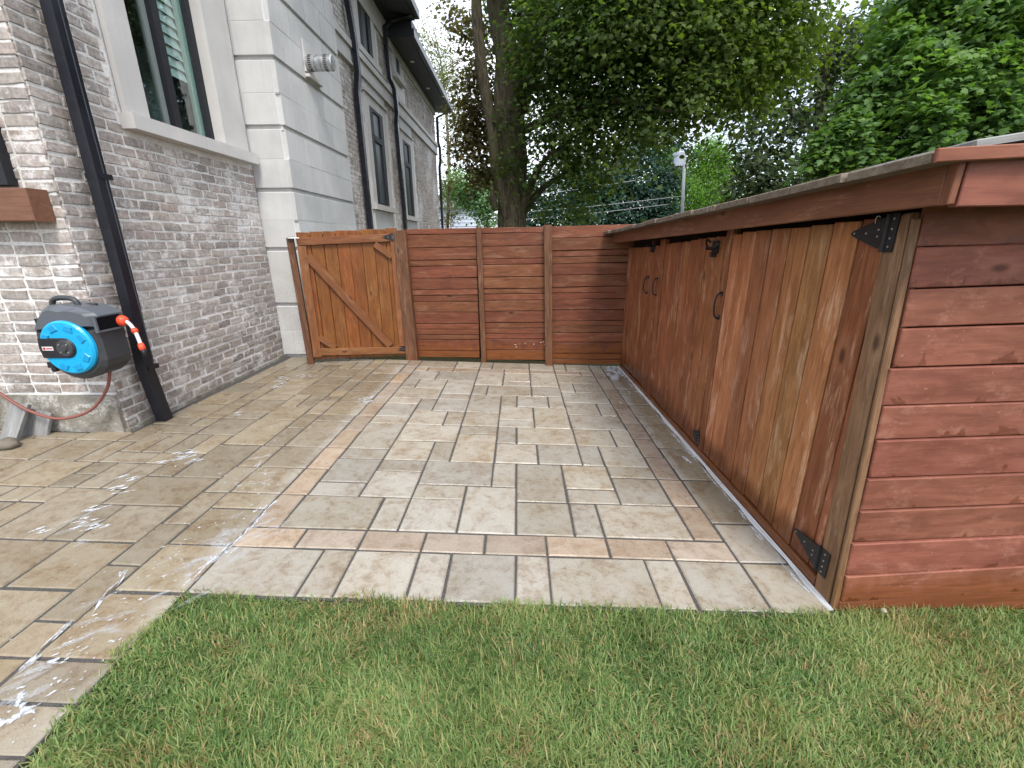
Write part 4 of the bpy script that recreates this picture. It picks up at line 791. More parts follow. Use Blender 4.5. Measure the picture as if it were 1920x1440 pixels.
# ------------------------------------------------------------------ soap foam left on the paving
def foam():
    parts = []; alph = []
    def blob(cx, cyy, rx, ry, ang, h=.004, n=18, al=.9):
        ph = [random.uniform(0, 6.28) for _ in range(4)]; v = []; zc = gz(cx)
        ca, sa = math.cos(ang), math.sin(ang)
        for ring, hh in ((1, .0012), (.8, h*.8), (.45, h)):
            for k in range(n):
                g_ = 2*math.pi*k/n; r = 1+.28*math.sin(2*g_+ph[0])+.2*math.sin(3*g_+ph[1])+.16*math.sin(5*g_+ph[2])+.12*math.sin(8*g_+ph[3])
                x, y = rx*r*ring*math.cos(g_), ry*r*ring*math.sin(g_); v.append((cx+x*ca-y*sa, cyy+x*sa+y*ca, gz(cx+x*ca-y*sa)+.0005+hh+random.uniform(0, .0006)))
        f = [(i*n+k, i*n+(k+1) % n, i*n+n+(k+1) % n, i*n+n+k) for i in range(2) for k in range(n)] + [tuple(2*n+k for k in range(n))]
        parts.append((v, f)); alph.append((al, n, len(v)))
    def at_px(px, py, rx, ry, ang=0.0, h=.004, al=.9):
        p = on_ground(px, py); blob(p.x, p.y, rx, ry, ang, h, 16 if max(rx, ry) > .03 else 9, al)
    A = R(35)
    for px, py, n, sx, sy in ((158, 980, 11, 30, 16), (75, 997, 3, 12, 5), (182, 952, 3, 10, 8), (222, 918, 6, 14, 7), (250, 898, 5, 18, 5), (352, 858, 8, 26, 6), (300, 868, 4, 20, 4), (352, 846, 4, 10, 4), (215, 725, 0, 1, 1), (530, 712, 8, 14, 8), (520, 725, 6, 10, 6), (450, 775, 3, 6, 3), (690, 750, 12, 14, 6), (570, 705, 8, 20, 5)):
        for _ in range(n): at_px(px+random.gauss(0, sx*.55), py+random.gauss(0, sy*.55), random.uniform(.012, .045), random.uniform(.005, .014), R(random.gauss(38, 8)))
    # trail along the border joint
    for (a, b, n, w) in (((345, 1095), (440, 1018), 15, .008), ((440, 1018), (520, 938), 20, .007), ((395, 1055), (430, 1025), 8, .02), ((480, 965), (500, 945), 6, .02), ((180, 1140), (235, 1070), 10, .008), ((30, 1265), (150, 1150), 10, .006), ((470, 890), (500, 855), 5, .008)):
        pa, pb = on_ground(*a), on_ground(*b); ang = math.atan2(pb.y-pa.y, pb.x-pa.x)
        for i in range(n):
            p = pa.lerp(pb, random.random()); blob(p.x+random.gauss(0, w), p.y+random.gauss(0, w*.4), random.uniform(.012, .045), random.uniform(.002, .006), ang+random.gauss(0, .12), .003, 12)
    for (qx, qy) in ((0, 1352), (8, 1354), (18, 1352), (28, 1346), (38, 1338), (48, 1332), (54, 1330), (44, 1322), (34, 1318), (40, 1310), (42, 1302), (60, 1336)):
        for _ in range(3): at_px(qx+random.gauss(0, 2.5), qy+random.gauss(0, 2.5), random.uniform(.006, .018), random.uniform(.004, .010), random.uniform(0, 3))
    # flecks scattered over the near walkway
    for i in range(330):
        y = random.uniform(.85, 2.6); x = -1.62 + random.gauss(0, .10) - (0 if y > 1.5 else .03)
        if random.random() < .25: x -= abs(random.gauss(0, .22))
        if x > -1.48: continue
        r = abs(random.gauss(0, .0026))+.0011; blob(x, y, r*random.uniform(1, 2.2), r, R(random.gauss(35, 25)), .0015, 7)
    for i in range(70):
        y = random.uniform(2.4, 5); blob(-1.9+random.gauss(0, .35), y, random.uniform(.004, .012), random.uniform(.003, .006), R(random.gauss(35, 20)), .0015, 7)
    # suds pushed against the shed foot
    for px, py, n, sx, sy, r0, r1 in ((1158, 700, 34, 8, 6, .03, .08), (1178, 738, 9, 9, 9, .015, .045), (1300, 852, 16, 12, 7, .012, .05), (1150, 692, 8, 7, 3, .03, .06)):
        for _ in range(n):
            p = on_ground(px+random.gauss(0, sx), py+random.gauss(0, sy)); 
            if p.x < 1.352-(p.y-1.56)*.0225 and p.y < 5.48: blob(p.x, p.y, random.uniform(r0, r1), random.uniform(r0, r1)*.5, R(random.gauss(95, 25)), .005, 14, 1.0)
    for i in range(60):
        y = random.uniform(1.6, 5.4); x = 1.335-(y-1.56)*.0225; blob(x-abs(random.gauss(0, .012)), y, random.uniform(.02, .06), random.uniform(.003, .008), R(90), .003, 9)
    # thin half-dried film round the thicker suds
    for px, py, n, sx, sy, r in ((430, 1040, 9, 26, 26, .09), (480, 975, 8, 22, 26, .08), (330, 1090, 7, 40, 26, .09), (220, 1190, 9, 46, 30, .08), (90, 1300, 8, 40, 34, .07), (160, 985, 5, 24, 12, .07), (345, 860, 5, 22, 6, .06), (690, 750, 5, 14, 6, .06), (1165, 705, 6, 12, 9, .07), (1285, 850, 6, 14, 8, .05), (480, 880, 4, 20, 20, .06)):
        for _ in range(n):
            p = on_ground(px+random.gauss(0, sx), py+random.gauss(0, sy))
            if (p.y < 1.5 and p.x > -1.56) or p.x > 1.30-(p.y-1.56)*.0225: continue
            blob(p.x, p.y, r*random.uniform(.5, 1.3), r*random.uniform(.15, .4), R(random.gauss(45, 14)) if px < 900 else R(92), .0012, 18, random.uniform(.18, .45))
    me = mesh('soap_foam', *join_vf(parts), smooth=True); at = me.attributes.new('tint', 'FLOAT', 'POINT'); vals = []
    for al, n, m in alph: vals += [0.0]*n + [al*.75]*n + [al]*(m-2*n)
    at.data.foreach_set('value', vals); return add('soap_foam', me, M_foam, kind='stuff')
foam()

# ------------------------------------------------------------------ numpy meshes: leaves and grass
def np_mesh(name, V, sizes, idx, tint):
    me = bpy.data.meshes.new(name); n = len(V); nl = len(idx); npoly = len(sizes)
    me.vertices.add(n); me.vertices.foreach_set('co', V.astype(np.float32).ravel())
    me.loops.add(nl); me.loops.foreach_set('vertex_index', idx.astype(np.int32))
    me.polygons.add(npoly); st = np.zeros(npoly, np.int32); st[1:] = np.cumsum(sizes)[:-1]
    me.polygons.foreach_set('loop_start', st); me.polygons.foreach_set('loop_total', sizes.astype(np.int32))
    me.update(calc_edges=True)
    at = me.attributes.new('tint', 'FLOAT', 'POINT'); at.data.foreach_set('value', tint.astype(np.float32)); return me
MAPLE_H = np.array([(0, 0), (.20, .02), (.46, .10), (.34, .26), (.58, .52), (.30, .50), (.22, .66), (0, 1.0)])
PLAIN_H = np.array([(0, 0), (.22, .25), (.24, .55), (0, 1.0)])
NARROW_H = np.array([(0, 0), (.12, .3), (.10, .65), (0, 1.0)])
def leaves(P, N, D, S, shape=MAPLE_H, fold=.18):
    """P centres, N normals, D tip directions, S sizes -> one polygon each side of the midrib"""
    n = len(P); D = D - N*np.sum(D*N, 1, keepdims=True); D /= np.linalg.norm(D, axis=1, keepdims=True)+1e-9; B = np.cross(N, D)
    h = len(shape); mid = [0, h-1]
    xs = np.concatenate([shape[:, 0], -shape[1:-1, 0]]); ys = np.concatenate([shape[:, 1], shape[1:-1, 1]])-.45; zs = -np.abs(xs)*fold*2 - .25*(ys-.0)**2
    m = len(xs)
    V = P[:, None, :] + S[:, None, None]*(xs[None, :, None]*B[:, None, :] + ys[None, :, None]*D[:, None, :] + zs[None, :, None]*N[:, None, :])
    fR = np.arange(h); fL = np.concatenate([[h-1], h + np.arange(h-3, -1, -1), [0]])
    idx = np.concatenate([fR, fL]); I = (np.arange(n)[:, None]*m + idx[None, :]).ravel()
    sizes = np.tile([h, len(fL)], n)
    return V.reshape(-1, 3), sizes, I, m
def unit(a): return a/(np.linalg.norm(a, axis=1, keepdims=True)+1e-9)
def crown_points(blobs, per_m3, spray=.32, flat=.45, hollow=.45):
    """sprays of leaves: cluster centres through the outer shell of each lobe, leaves gathered round them"""
    Ps, Os, Ts = [], [], []
    for (c, r, dens) in blobs:
        c = np.array(c); r = np.array(r if hasattr(r, '__len__') else (r, r, r)); vol = 4.19*np.prod(r)
        nc = max(4, int(vol*per_m3*dens/26)); u = unit(rng.normal(size=(nc, 3))); rad = (hollow**3 + (1-hollow**3)*rng.random(nc))**(1/3)
        C = c + u*r*rad[:, None]*(1+.12*rng.normal(size=(nc, 1))); cnt = rng.integers(14, 38, nc); k = np.repeat(np.arange(nc), cnt)
        off = rng.normal(size=(len(k), 3))*np.array([spray, spray, spray*flat]); 
        off[:, 2] -= .35*np.linalg.norm(off[:, :2], axis=1)**2/ max(spray, .05)
        Ps.append(C[k]+off); Os.append(unit((C[k]-c)/r)); Ts.append(np.clip(.5+.16*rng.normal(size=nc), 0, 1)[k])
    return np.concatenate(Ps), np.concatenate(Os), np.concatenate(Ts)
def crown(name, parent, blobs, mat, per_m3, size, shape=MAPLE_H, spray=.32, flat=.45, up=.75, droop=.5, hollow=.45, keep=None, side_light=None):
    P, O, T = crown_points(blobs, per_m3, spray, flat, hollow)
    if keep is not None:
        k = keep(P); P, O, T = P[k], O[k], T[k]
    n = len(P); N = unit(np.array([0, 0, up]) + O*.55 + rng.normal(size=(n, 3))*.42)
    D = O*np.array([1, 1, .3]) + rng.normal(size=(n, 3))*.6 - np.array([0, 0, droop]); S = size*rng.uniform(.65, 1.25, n)
    V, sz, I, m = leaves(P, N, D, S, shape); t = np.clip(T + .10*rng.normal(size=n), 0, 1)
    if side_light is not None: t = np.clip(t + side_light(P), 0, 1)
    return add(name, np_mesh(name, V, sz, I, np.repeat(t, m)), mat, parent), n
total_leaves = 0
def pxp(px, py, Y): p = on_axis(px, py, 1, Y); return (p.x, p.y, p.z)
def tree(name, label, base, group=None, cat='tree'): return thing(name, label, cat, base, group)

# big maple behind the fence: several stems, shaded leaves
YM = 10.6
mb = pxp(958, 430, YM); mt = tree('maple_tree', 'big dark maple with several grey stems rising right behind the fence', (mb[0], mb[1], gz(0)-.2))
def limb(pts, rads, n=10, sub=5, jit=.0):
    P = [pxp(*p) if isinstance(p, tuple) else p for p in pts]; sp_ = smooth_path(P, sub); rr = np.interp(np.linspace(0, len(P)-1, len(sp_)), range(len(P)), rads)
    rr = rr*(1+jit*rng.normal(size=len(rr))); return tube_vf(sp_, list(rr), n)
trunk = [limb([(960, 560, YM), (960, 430, YM), (960, 370, YM), (962, 300, YM), (957, 240, YM), (958, 180, YM), (952, 110, YM), (938, 40, YM), (925, -60, YM), (915, -190, YM)], [.36, .325, .315, .31, .31, .29, .25, .22, .2, .15], 18, 5, .025),
         limb([(952, 420, YM-.2), (943, 370, YM-.25), (932, 320, YM-.3), (922, 240, YM-.35), (908, 160, YM-.4), (898, 80, YM-.45), (893, 0, YM-.5), (890, -120, YM-.5)], [.10, .11, .115, .115, .115, .11, .10, .08], 12, 5, .02),
         limb([(942, 330, YM-.1), (938, 250, YM-.1), (935, 160, YM), (940, 90, YM+.3)], [.13, .12, .10, .07], 10),
         limb([(978, 210, YM), (990, 140, YM), (1003, 70, YM), (1015, 10, YM+.1), (1035, -70, YM+.2)], [.15, .14, .13, .12, .08], 10),
         limb([(985, 160, YM+.2), (985, 70, YM+.3), (985, -20, YM+.5)], [.19, .17, .13], 10),
         limb([(975, 395, YM-.1), (988, 365, YM-.2), (1003, 330, YM-.4), (1022, 300, YM-.8), (1060, 270, YM-1.2)], [.12, .10, .075, .05, .03], 8),
         limb([(980, 400, YM+.1), (1010, 360, YM+.4), (1050, 330, YM+.8), (1100, 300, YM+1.2)], [.10, .08, .055, .03], 8),
         limb([(1008, 175, YM-.3), (1006, 120, YM-.4), (1020, 40, YM-.7), (1028, 0, YM-.9)], [.085, .08, .065, .04], 8),
         limb([(1005, 40, YM), (1090, 60, YM-.6), (1200, 50, YM-1.1), (1330, 70, YM-1.4)], [.1, .08, .06, .03], 8),
         limb([(970, 250, YM), (1060, 210, YM-1.0), (1150, 190, YM-1.6), (1260, 210, YM-2.0)], [.09, .07, .05, .02], 8),
         limb([(990, 110, YM), (1110, 130, YM+1.2), (1240, 120, YM+2), (1380, 140, YM+2)], [.1, .08, .06, .03], 8)]
tr = add('trunk', mesh('trunk', *join_vf(trunk), smooth=True), M_bark, mt)
add('burl', mesh('burl', *limb([(930, 395, YM-.15), (924, 372, YM-.2), (930, 350, YM-.2)], [.06, .09, .05], 10), smooth=True), M_bark, tr)
B = lambda px, py, Y, r, d=1.0: (pxp(px, py, Y), r, d)
M_leaf_big = leaf_mat('maple_leaf_dark', (.038, .072, .028), (.15, .215, .046), .58)
blobs = [B(1060, 60, 9.6, (1.1, 1.2, .8)), B(1180, 30, 9.0, (1.3, 1.3, .9)), B(1300, 40, 9.0, (1.3, 1.3, .9)), B(1420, 20, 9.2, (1.2, 1.2, .8)),
         B(1090, 150, 10, (1.1, 1.2, .7)), B(1200, 140, 9.3, (1.2, 1.2, .8)), B(1320, 130, 9.0, (1.1, 1.1, .8)), B(1420, 110, 9.2, (.9, 1.0, .7)), B(1490, 60, 9.4, (.55, .8, .6), .8),
         B(1060, 230, 9.6, (.8, 1.0, .6)), B(1140, 240, 9.3, (.85, 1.0, .5)), B(1255, 195, 8.9, (.9, 1.0, .5)), B(1350, 175, 9.0, (.55, .8, .4)),
         B(1050, 310, 10.2, (.8, .9, .5), .8), B(1130, 305, 9.6, (.7, .9, .34), .7), B(1070, 370, 10.4, (.75, .8, .45), .6), B(1010, 385, 10.6, (.45, .5, .3), .6),
         B(1000, 30, 11.6, (1.0, 1.0, .9), .8), B(1010, 140, 11.8, (.8, .8, .7), .7), B(1040, 250, 11.6, (.7, .8, .7), .7),
         B(1250, -60, 9.5, (2.4, 2.0, .9), .8), B(1050, -60, 10.5, (1.6, 1.6, .8), .7), B(1430, -50, 9.6, (1.2, 1.6, .8), .8), B(1180, 120, 11.6, (1.8, .9, 1.2), .6), B(1360, 90, 11.4, (1.4, .9, 1.0), .5),
         B(962, 290, 10.2, (.28, .3, .4), .8), B(955, 215, 10.2, (.3, .3, .35), .5), B(985, 335, 10.2, (.22, .3, .3), .8), B(940, 300, 10.1, (.15, .2, .3), .8), B(975, 150, 10.1, (.35, .3, .35), .6), B(965, 60, 10.1, (.4, .3, .3), .4)]
_, n = crown('crown', mt, blobs, M_leaf_big, 700, .085, spray=.22, hollow=.35, side_light=lambda P: .35*np.clip((P[:, 0]-2.2)/3.0, -.5, 1)-.05); total_leaves += n  # leaves painted lighter towards the right, as if light came through
M_leaf_bronze = leaf_mat('maple_leaf_bronze', (.085, .062, .045), (.16, .15, .055), .45)
bl2 = [B(890, 200, 11.4, (.42, .7, .45), .8), B(905, 130, 11.5, (.40, .7, .6), .6), B(885, 260, 11.5, (.40, .7, .4), 1.1), B(900, 310, 11.6, (.32, .6, .45), 1.1), B(870, 20, 11.4, (.42, .7, .5), .45), B(905, 60, 11.6, (.3, .6, .45), .5), B(850, 40, 11.4, (.3, .4, .4), .3), B(925, 250, 11.4, (.3, .4, .9), .8), B(880, 165, 11.5, (.45, .6, .5), .5), B(895, 235, 11.6, (.45, .6, .5), .7), B(915, 320, 11.7, (.35, .5, .35), .7)]
cb, n = crown('bronze_foliage', mt, bl2, M_leaf_bronze, 1700, .085, spray=.2, hollow=.2); total_leaves += n

# bright green maple above the shed roof
rm = tree('maple_tree', 'bright green leafy maple standing close behind the shed roof on the right', (8.6, 8.6, -.3))
M_leaf_green = leaf_mat('maple_leaf_bright', (.05, .115, .045), (.175, .29, .075), .45, .5)
br = [B(1870, 60, 8.4, (1.1, 1.1, .9)), B(1760, 80, 8.4, (.8, .9, .7)), B(1690, 110, 8.3, (.5, .7, .45)), B(1840, 160, 8.0, (1.1, 1.0, .8)), B(1720, 180, 8.0, (.75, .9, .55)), B(1650, 165, 8.2, (.35, .6, .35)), B(1625, 205, 8.2, (.3, .5, .28), .9), B(1660, 235, 7.8, (.65, .8, .45)), B(1580, 262, 7.9, (.34, .5, .28)), B(1780, 250, 7.6, (.95, .9, .6)), B(1900, 250, 7.4, (1.0, .9, .7)), B(1560, 290, 7.9, (.28, .4, .2)), B(1690, 300, 7.6, (.8, .7, .5)), B(1860, -40, 8.8, (1.6, 1.4, 1.0)), B(1960, 100, 8.0, (1.3, 1.1, 1.4)), B(1740, 10, 8.8, (.6, .8, .5)), B(1950, 300, 7.4, (1.2, .8, .8)), B(1780, 160, 9.6, (1.6, .9, 1.6), .6)]
def lobes(bl, k, f, flat=.6):
    out = []
    for (c, r, d) in bl:
        r = np.array(r if hasattr(r, '__len__') else (r, r, r)); R_ = r.mean(); q = unit(rng.normal(size=(k, 3)))
        for v in q: out.append((np.array(c) + v*r*.85, np.array([1, 1, flat])*R_*f*rng.uniform(.75, 1.3), d))
    return out
_, n = crown('crown', rm, lobes(br, 15, .36, .55), M_leaf_green, 1150, .098, spray=.13, flat=.35, up=1.0, hollow=.72)
_, n2 = crown('inner_crown', rm, br, M_leaf_green, 240, .10, spray=.2, flat=.5, hollow=.2); n += n2; total_leaves += n
add('trunk', mesh('trunk', *join_vf([limb([Vector(q) for q in [(8.6, 8.8, -.4), (8.6, 8.8, 1.5), (8.5, 8.7, 3), (8.3, 8.6, 5.5)]], [.3, .26, .2, .08]), limb([Vector(q) for q in [(8.6, 8.8, 1.6), (7.6, 8.5, 2.8), (6.9, 8.2, 3.2)]], [.14, .09, .03], 8), limb([Vector(q) for q in [(8.5, 8.7, 2.6), (7.9, 8.4, 4.2), (7.4, 8.3, 5.0)]], [.12, .08, .03], 8)]), smooth=True), M_bark, rm)

# dark copper-green maples further back
M_leaf_dk = leaf_mat('maple_leaf_deep', (.026, .045, .028), (.075, .105, .042), .4)
dm = tree('maple_tree', 'tall deep green maple with sky showing through, between the two nearer maples', (9.6, 17, -.3))
bd_ = [B(1450, 140, 17, (1.2, 1.2, .9)), B(1540, 110, 17, (1.3, 1.2, 1.0)), B(1620, 70, 17, (1.2, 1.2, 1.0)), B(1690, 20, 17.5, (1.3, 1.2, 1.0)), B(1440, 220, 16.6, (1.1, 1.1, .8)), B(1530, 200, 16.8, (1.2, 1.1, .8), .8), B(1600, 170, 17, (1.0, 1.0, .7), .8), B(1430, 300, 16, (.9, 1, .8)), B(1490, 270, 16.4, (.9, 1, .6), .6), B(1405, 365, 15.6, (.8, .9, .6), 1.5), B(1470, 340, 15.5, (1.1, .9, .6), 1.5), B(1420, 330, 15.6, (.7, .8, .6), 1.3), B(1400, 290, 16, (.6, .7, .6), 1.0), B(1550, 330, 15.5, (1.1, .9, .5), 1.0), B(1560, 250, 16.8, (.5, .6, .5), .5), B(1640, 300, 16, (1.4, 1, 1.0), .8), B(1760, 120, 18, (2, 1, 2), .7), B(1500, 60, 17.6, (.9, .9, .5), .7)]
_, n = crown('crown', dm, bd_, M_leaf_dk, 230, .16, PLAIN_H*np.array([1.5, 1]), spray=.34, hollow=.4); total_leaves += n
add('trunk', mesh('trunk', *join_vf([limb([(1545, 460, 17), (1542, 340, 17), (1538, 230, 17), (1550, 120, 17), (1580, 30, 17)], [.30, .26, .2, .13, .06]), limb([(1540, 260, 17), (1490, 220, 16.8), (1450, 160, 16.8)], [.12, .08, .03], 8), limb([(1541, 310, 17), (1590, 250, 17), (1620, 180, 17), (1640, 100, 17)], [.13, .10, .07, .03], 8), limb([(1543, 350, 17), (1480, 300, 16.6), (1430, 280, 16.4)], [.12, .08, .03], 8)]), smooth=True), M_bark, dm)
# dark bank of yew between the maples
dk = tree('yew_tree', 'dark blue green evergreen filling the gap under the big maple', (4.0, 22, -.3))
bk = [B(1120, 400, 22, (1.6, 1.2, 1.0)), B(1200, 380, 22, (1.6, 1.2, 1.3)), B(1160, 340, 22.5, (1.5, 1.2, 1.0)), B(1240, 330, 22.5, (1.1, 1, 1.2)), B(1100, 350, 23, (1.4, 1.2, 1.0)), B(1230, 420, 21.6, (1.4, 1, 1.0)), B(1060, 410, 22.5, (1.4, 1, 1.0)), B(1180, 280, 23, (1.6, 1, 1.0)), B(1300, 300, 27, (1.8, 1, 1.2), .9), B(1240, 270, 27, (1.6, 1, 1.0), .8), B(1340, 360, 27.5, (1.8, 1, 1.4), .8), B(1090, 300, 25, (1.6, 1, 1.0), .8), B(1370, 300, 27, (1.2, 1, 1.0), .6), B(1010, 400, 21, (1.0, 1, .9), 1.0), B(1050, 360, 22, (1.2, 1, 1.0), .9), B(990, 350, 23, (1.0, 1, 1.0), .7)]
M_leaf_yew = leaf_mat('yew_leaf', (.018, .048, .042), (.05, .11, .075), .3)
_, n = crown('crown', dk, bk, M_leaf_yew, 420, .15, PLAIN_H*np.array([1.4, 1]), spray=.3, hollow=.3, droop=.9); total_leaves += n
add('trunk', mesh('trunk', *limb([Vector(q) for q in [(4.4, 22.3, -.4), (4.4, 22.3, 3.5), (4.5, 22.3, 6)]], [.25, .2, .05])), M_bark, dk)
# feathery light-green locust behind the utility pole
lo = tree('locust_tree', 'feathery yellow green tree glowing behind the utility pole', (8.2, 25, -.3))
M_leaf_lo = leaf_mat('locust_leaf', (.075, .19, .035), (.20, .34, .06), .5)
bl = [B(1330, 330, 25, (1.1, 1, 1.3)), B(1300, 380, 24.5, (1.3, 1, 1.0)), B(1345, 290, 25.5, (.8, 1, .6), .8), B(1260, 340, 24, (.7, .6, .7), .7), B(1240, 390, 23.6, (1.0, .7, .45), .7), B(1225, 345, 23.8, (.55, .5, .22), .8), B(1280, 410, 24, (1.3, 1, .7)), B(1365, 400, 25, (1.0, 1, 1.2)), B(1250, 296, 24, (.7, .6, .3), 1.0), B(1240, 310, 23.6, (.6, .5, .35), 1.0), B(1330, 270, 25, (.8, .7, .5), 1.0), B(1290, 350, 23.5, (.5, .5, .4), 1.0), B(1215, 370, 23.4, (.4, .4, .25), 1.0), B(1265, 370, 24, (.5, .5, .3), .8)]
_, n = crown('crown', lo, bl, M_leaf_lo, 900, .14, NARROW_H*np.array([1.5, 1]), spray=.28, flat=.8, droop=1.6, hollow=.2); total_leaves += n
add('trunk', mesh('trunk', *limb([Vector(q) for q in [(8.2, 25.4, -.4), (8.2, 25.4, 2.5), (8.4, 25.4, 5)]], [.2, .15, .05])), M_bark, lo)
# left gap: thin pale tree over the eaves, leafy shrubs under it
th = tree('birch_tree', 'thin sparse tree with pale twigs against the sky beyond the house', (-3.0, 24, -.3))
M_leaf_th = leaf_mat('thin_leaf', (.12, .115, .085), (.19, .23, .09), .45)
bt = [B(800, 70, 25, (.8, .7, .6), .35), B(820, 120, 25, (.9, .7, .8), .35), B(850, 160, 24.5, (.9, .7, .8), .35), B(845, 90, 25, (.7, .7, .6), .25), B(850, 220, 24.5, (.7, .7, .8), .5), B(835, 150, 24, (.5, .6, .35), .8), B(870, 290, 24, (.7, .6, .8), .3), B(840, 300, 24, (.6, .6, .6), .3)]
_, n = crown('crown', th, bt, M_leaf_th, 1700, .105, PLAIN_H, spray=.3, flat=.8, hollow=.1); total_leaves += n
tw = [limb([(838, 440, 24.5), (842, 330, 24.5), (838, 230, 24.5), (830, 140, 24.8), (815, 60, 25)], [.10, .085, .065, .04, .02], 7)]
for i in range(26):
    a = (840+random.uniform(-6, 4), random.uniform(110, 360), 24.5); s = random.choice((-1, 1, 1)); L = random.uniform(18, 52)
    tw.append(limb([a, (a[0]+s*L*.5, a[1]-L*.35+random.uniform(-8, 8), 24.5+random.uniform(-.6, .6)), (a[0]+s*L, a[1]-L*.5+random.uniform(-14, 14), 24.5+random.uniform(-1, 1))], [.028, .018, .007], 4, 3))
add('trunk', mesh('trunk', *join_vf(tw)), plain('pale_twig_bark', (.20, .17, .14), .9), th)
sh = tree('shrub', 'mid green leafy bush showing over the fence left of the maple trunk', (-1.5, 18, -.3), None, 'bush')
M_leaf_sh = leaf_mat('bush_leaf', (.09, .19, .115), (.20, .33, .15), .4)
bs = [B(885, 350, 19, (.8, .8, .6)), B(915, 340, 19, (.6, .7, .7)), B(855, 345, 20, (.5, .7, .6), .9), B(905, 395, 18.6, (.42, .5, .35)), B(918, 370, 18.4, (.35, .5, .5)), B(870, 372, 19.2, (.35, .6, .25), .7), B(925, 410, 18.2, (.3, .4, .4))]
_, n = crown('crown', sh, bs, M_leaf_sh, 1700, .12, PLAIN_H*np.array([1.4, 1]), spray=.22, hollow=.3); total_leaves += n
add('trunk', mesh('trunk', *limb([(915, 470, 18.6), (912, 400, 18.6), (900, 350, 18.8)], [.06, .05, .02], 7)), M_bark, sh)
s2 = tree('shrub', 'brownish green bush against the far corner of the house', (-2.6, 18, -.3), None, 'bush')
M_leaf_s2 = leaf_mat('bush_leaf_bronze', (.10, .065, .030), (.14, .17, .05), .35)
bs2 = [B(838, 350, 18.4, (.28, .4, .5)), B(842, 395, 18.2, (.30, .4, .4)), B(832, 410, 18, (.2, .3, .4)), B(850, 330, 18.6, (.3, .4, .3), .7)]
_, n = crown('crown', s2, bs2, M_leaf_s2, 1500, .09, PLAIN_H, spray=.16, hollow=.2); total_leaves += n
add('trunk', mesh('trunk', *limb([(840, 470, 18.2), (840, 390, 18.2), (842, 340, 18.4)], [.05, .04, .02], 7)), M_bark, s2)

# far pale house, utility poles and cables
Yh = 30
nh = thing('far_house', 'pale blue sided house far behind the bushes left of the maple trunk', 'house', (-3.2, Yh+2, -.3))
pa, pb_ = on_axis(838, 388, 1, Yh), on_axis(902, 392, 1, Yh); zt_ = pa.z
hx0, hx1 = pa.x-1.5, pb_.x
k = 0; z = 0
while z < zt_:
    add('siding_board', mesh('siding_board', *join_vf([([(hx0, Yh, z), (hx1, Yh, z), (hx1, Yh+.03, z+.225), (hx0, Yh+.03, z+.225), (hx0, Yh+.1, z), (hx1, Yh+.1, z)], [(0,1,2,3), (0,4,5,1), (1,5,2)])])), M_siding_far, nh); z += .222
add('wall', mesh('wall', *box_vf(hx0, hx1-.01, Yh+.04, Yh+6, -.4, zt_)), M_siding_far, nh)
add('corner_trim', boxes('corner_trim', [(hx1+.002, hx1+.14, Yh-.03, Yh+.12, -.3, zt_)]), M_white, nh)
xm = (hx0+hx1)/2
add('roof', mesh('roof', [(hx0-.3, Yh-.3, zt_-.05), (hx1+.3, Yh-.3, zt_-.05), (hx1+.3, Yh+6, zt_-.05), (hx0-.3, Yh+6, zt_-.05), (xm, Yh-.3, zt_+1.1), (xm, Yh+6, zt_+1.1)], [(0,1,4), (1,2,5,4), (3,0,4,5), (2,3,5), (3,2,1,0)]), plain('grey_shingle', (.32, .33, .34), .8), nh)
Yp = 20
up = thing('utility_pole', 'tall grey utility pole carrying a pale transformer can', 'utility pole', (on_axis(1278, 430, 1, Yp).x, Yp, -.3))
add('pole', mesh('pole', *tube_vf([pxp(1276, 560, Yp), pxp(1279, 400, Yp), pxp(1284, 290, Yp)], [.075, .068, .06], 10), smooth=True), M_pole, up)
tc = Vector(pxp(1273, 299, Yp-.22)); 
add('transformer', mesh('transformer', *join_vf([tube_vf([tc+Vector((0,0,-.27)), tc+Vector((0,0,-.25)), tc+Vector((0,0,.24)), tc+Vector((0,0,.28))], [.17, .20, .20, .16], 14), tube_vf([tc+Vector((.02,0,.28)), tc+Vector((.02,0,.46))], [.035, .03], 8), tube_vf([tc+Vector((-.2,0,.2)), tc+Vector((-.26,0,.16))], .03, 6)])), M_trans, up)
add('lamp_arm', mesh('lamp_arm', *tube_vf([pxp(1286, 315, Yp), pxp(1291, 303, Yp), pxp(1300, 293, Yp)], .025, 6)), M_pole, up)
sp2 = thing('utility_pole', 'short pale post end left of the tall utility pole', 'utility pole', (on_axis(1254, 430, 1, Yp+2).x, Yp+2, -.3))
add('pole', mesh('pole', *tube_vf([pxp(1253, 560, Yp+2), pxp(1255, 378, Yp+2)], [.10, .09], 10), smooth=True), M_pole, sp2)
for a, b, lb in (((940, 372), (1200, 337), 'highest of the three pale cables in front of the dark evergreen'), ((940, 401), (1278, 368), 'middle one of the three pale cables in front of the dark evergreen'), ((940, 415), (1254, 383), 'lowest of the three pale cables in front of the dark evergreen')):
    pa, pb_ = Vector(pxp(*a, Yp-1.0)), Vector(pxp(*b, Yp-.2)); pm = (pa+pb_)/2 - Vector((0, 0, .05))
    tag(add('cable', tube('cable', smooth_path([pa, pm, pb_], 6), .016, 5), M_wire), lb, 'cable', 'cables strung to the utility poles')

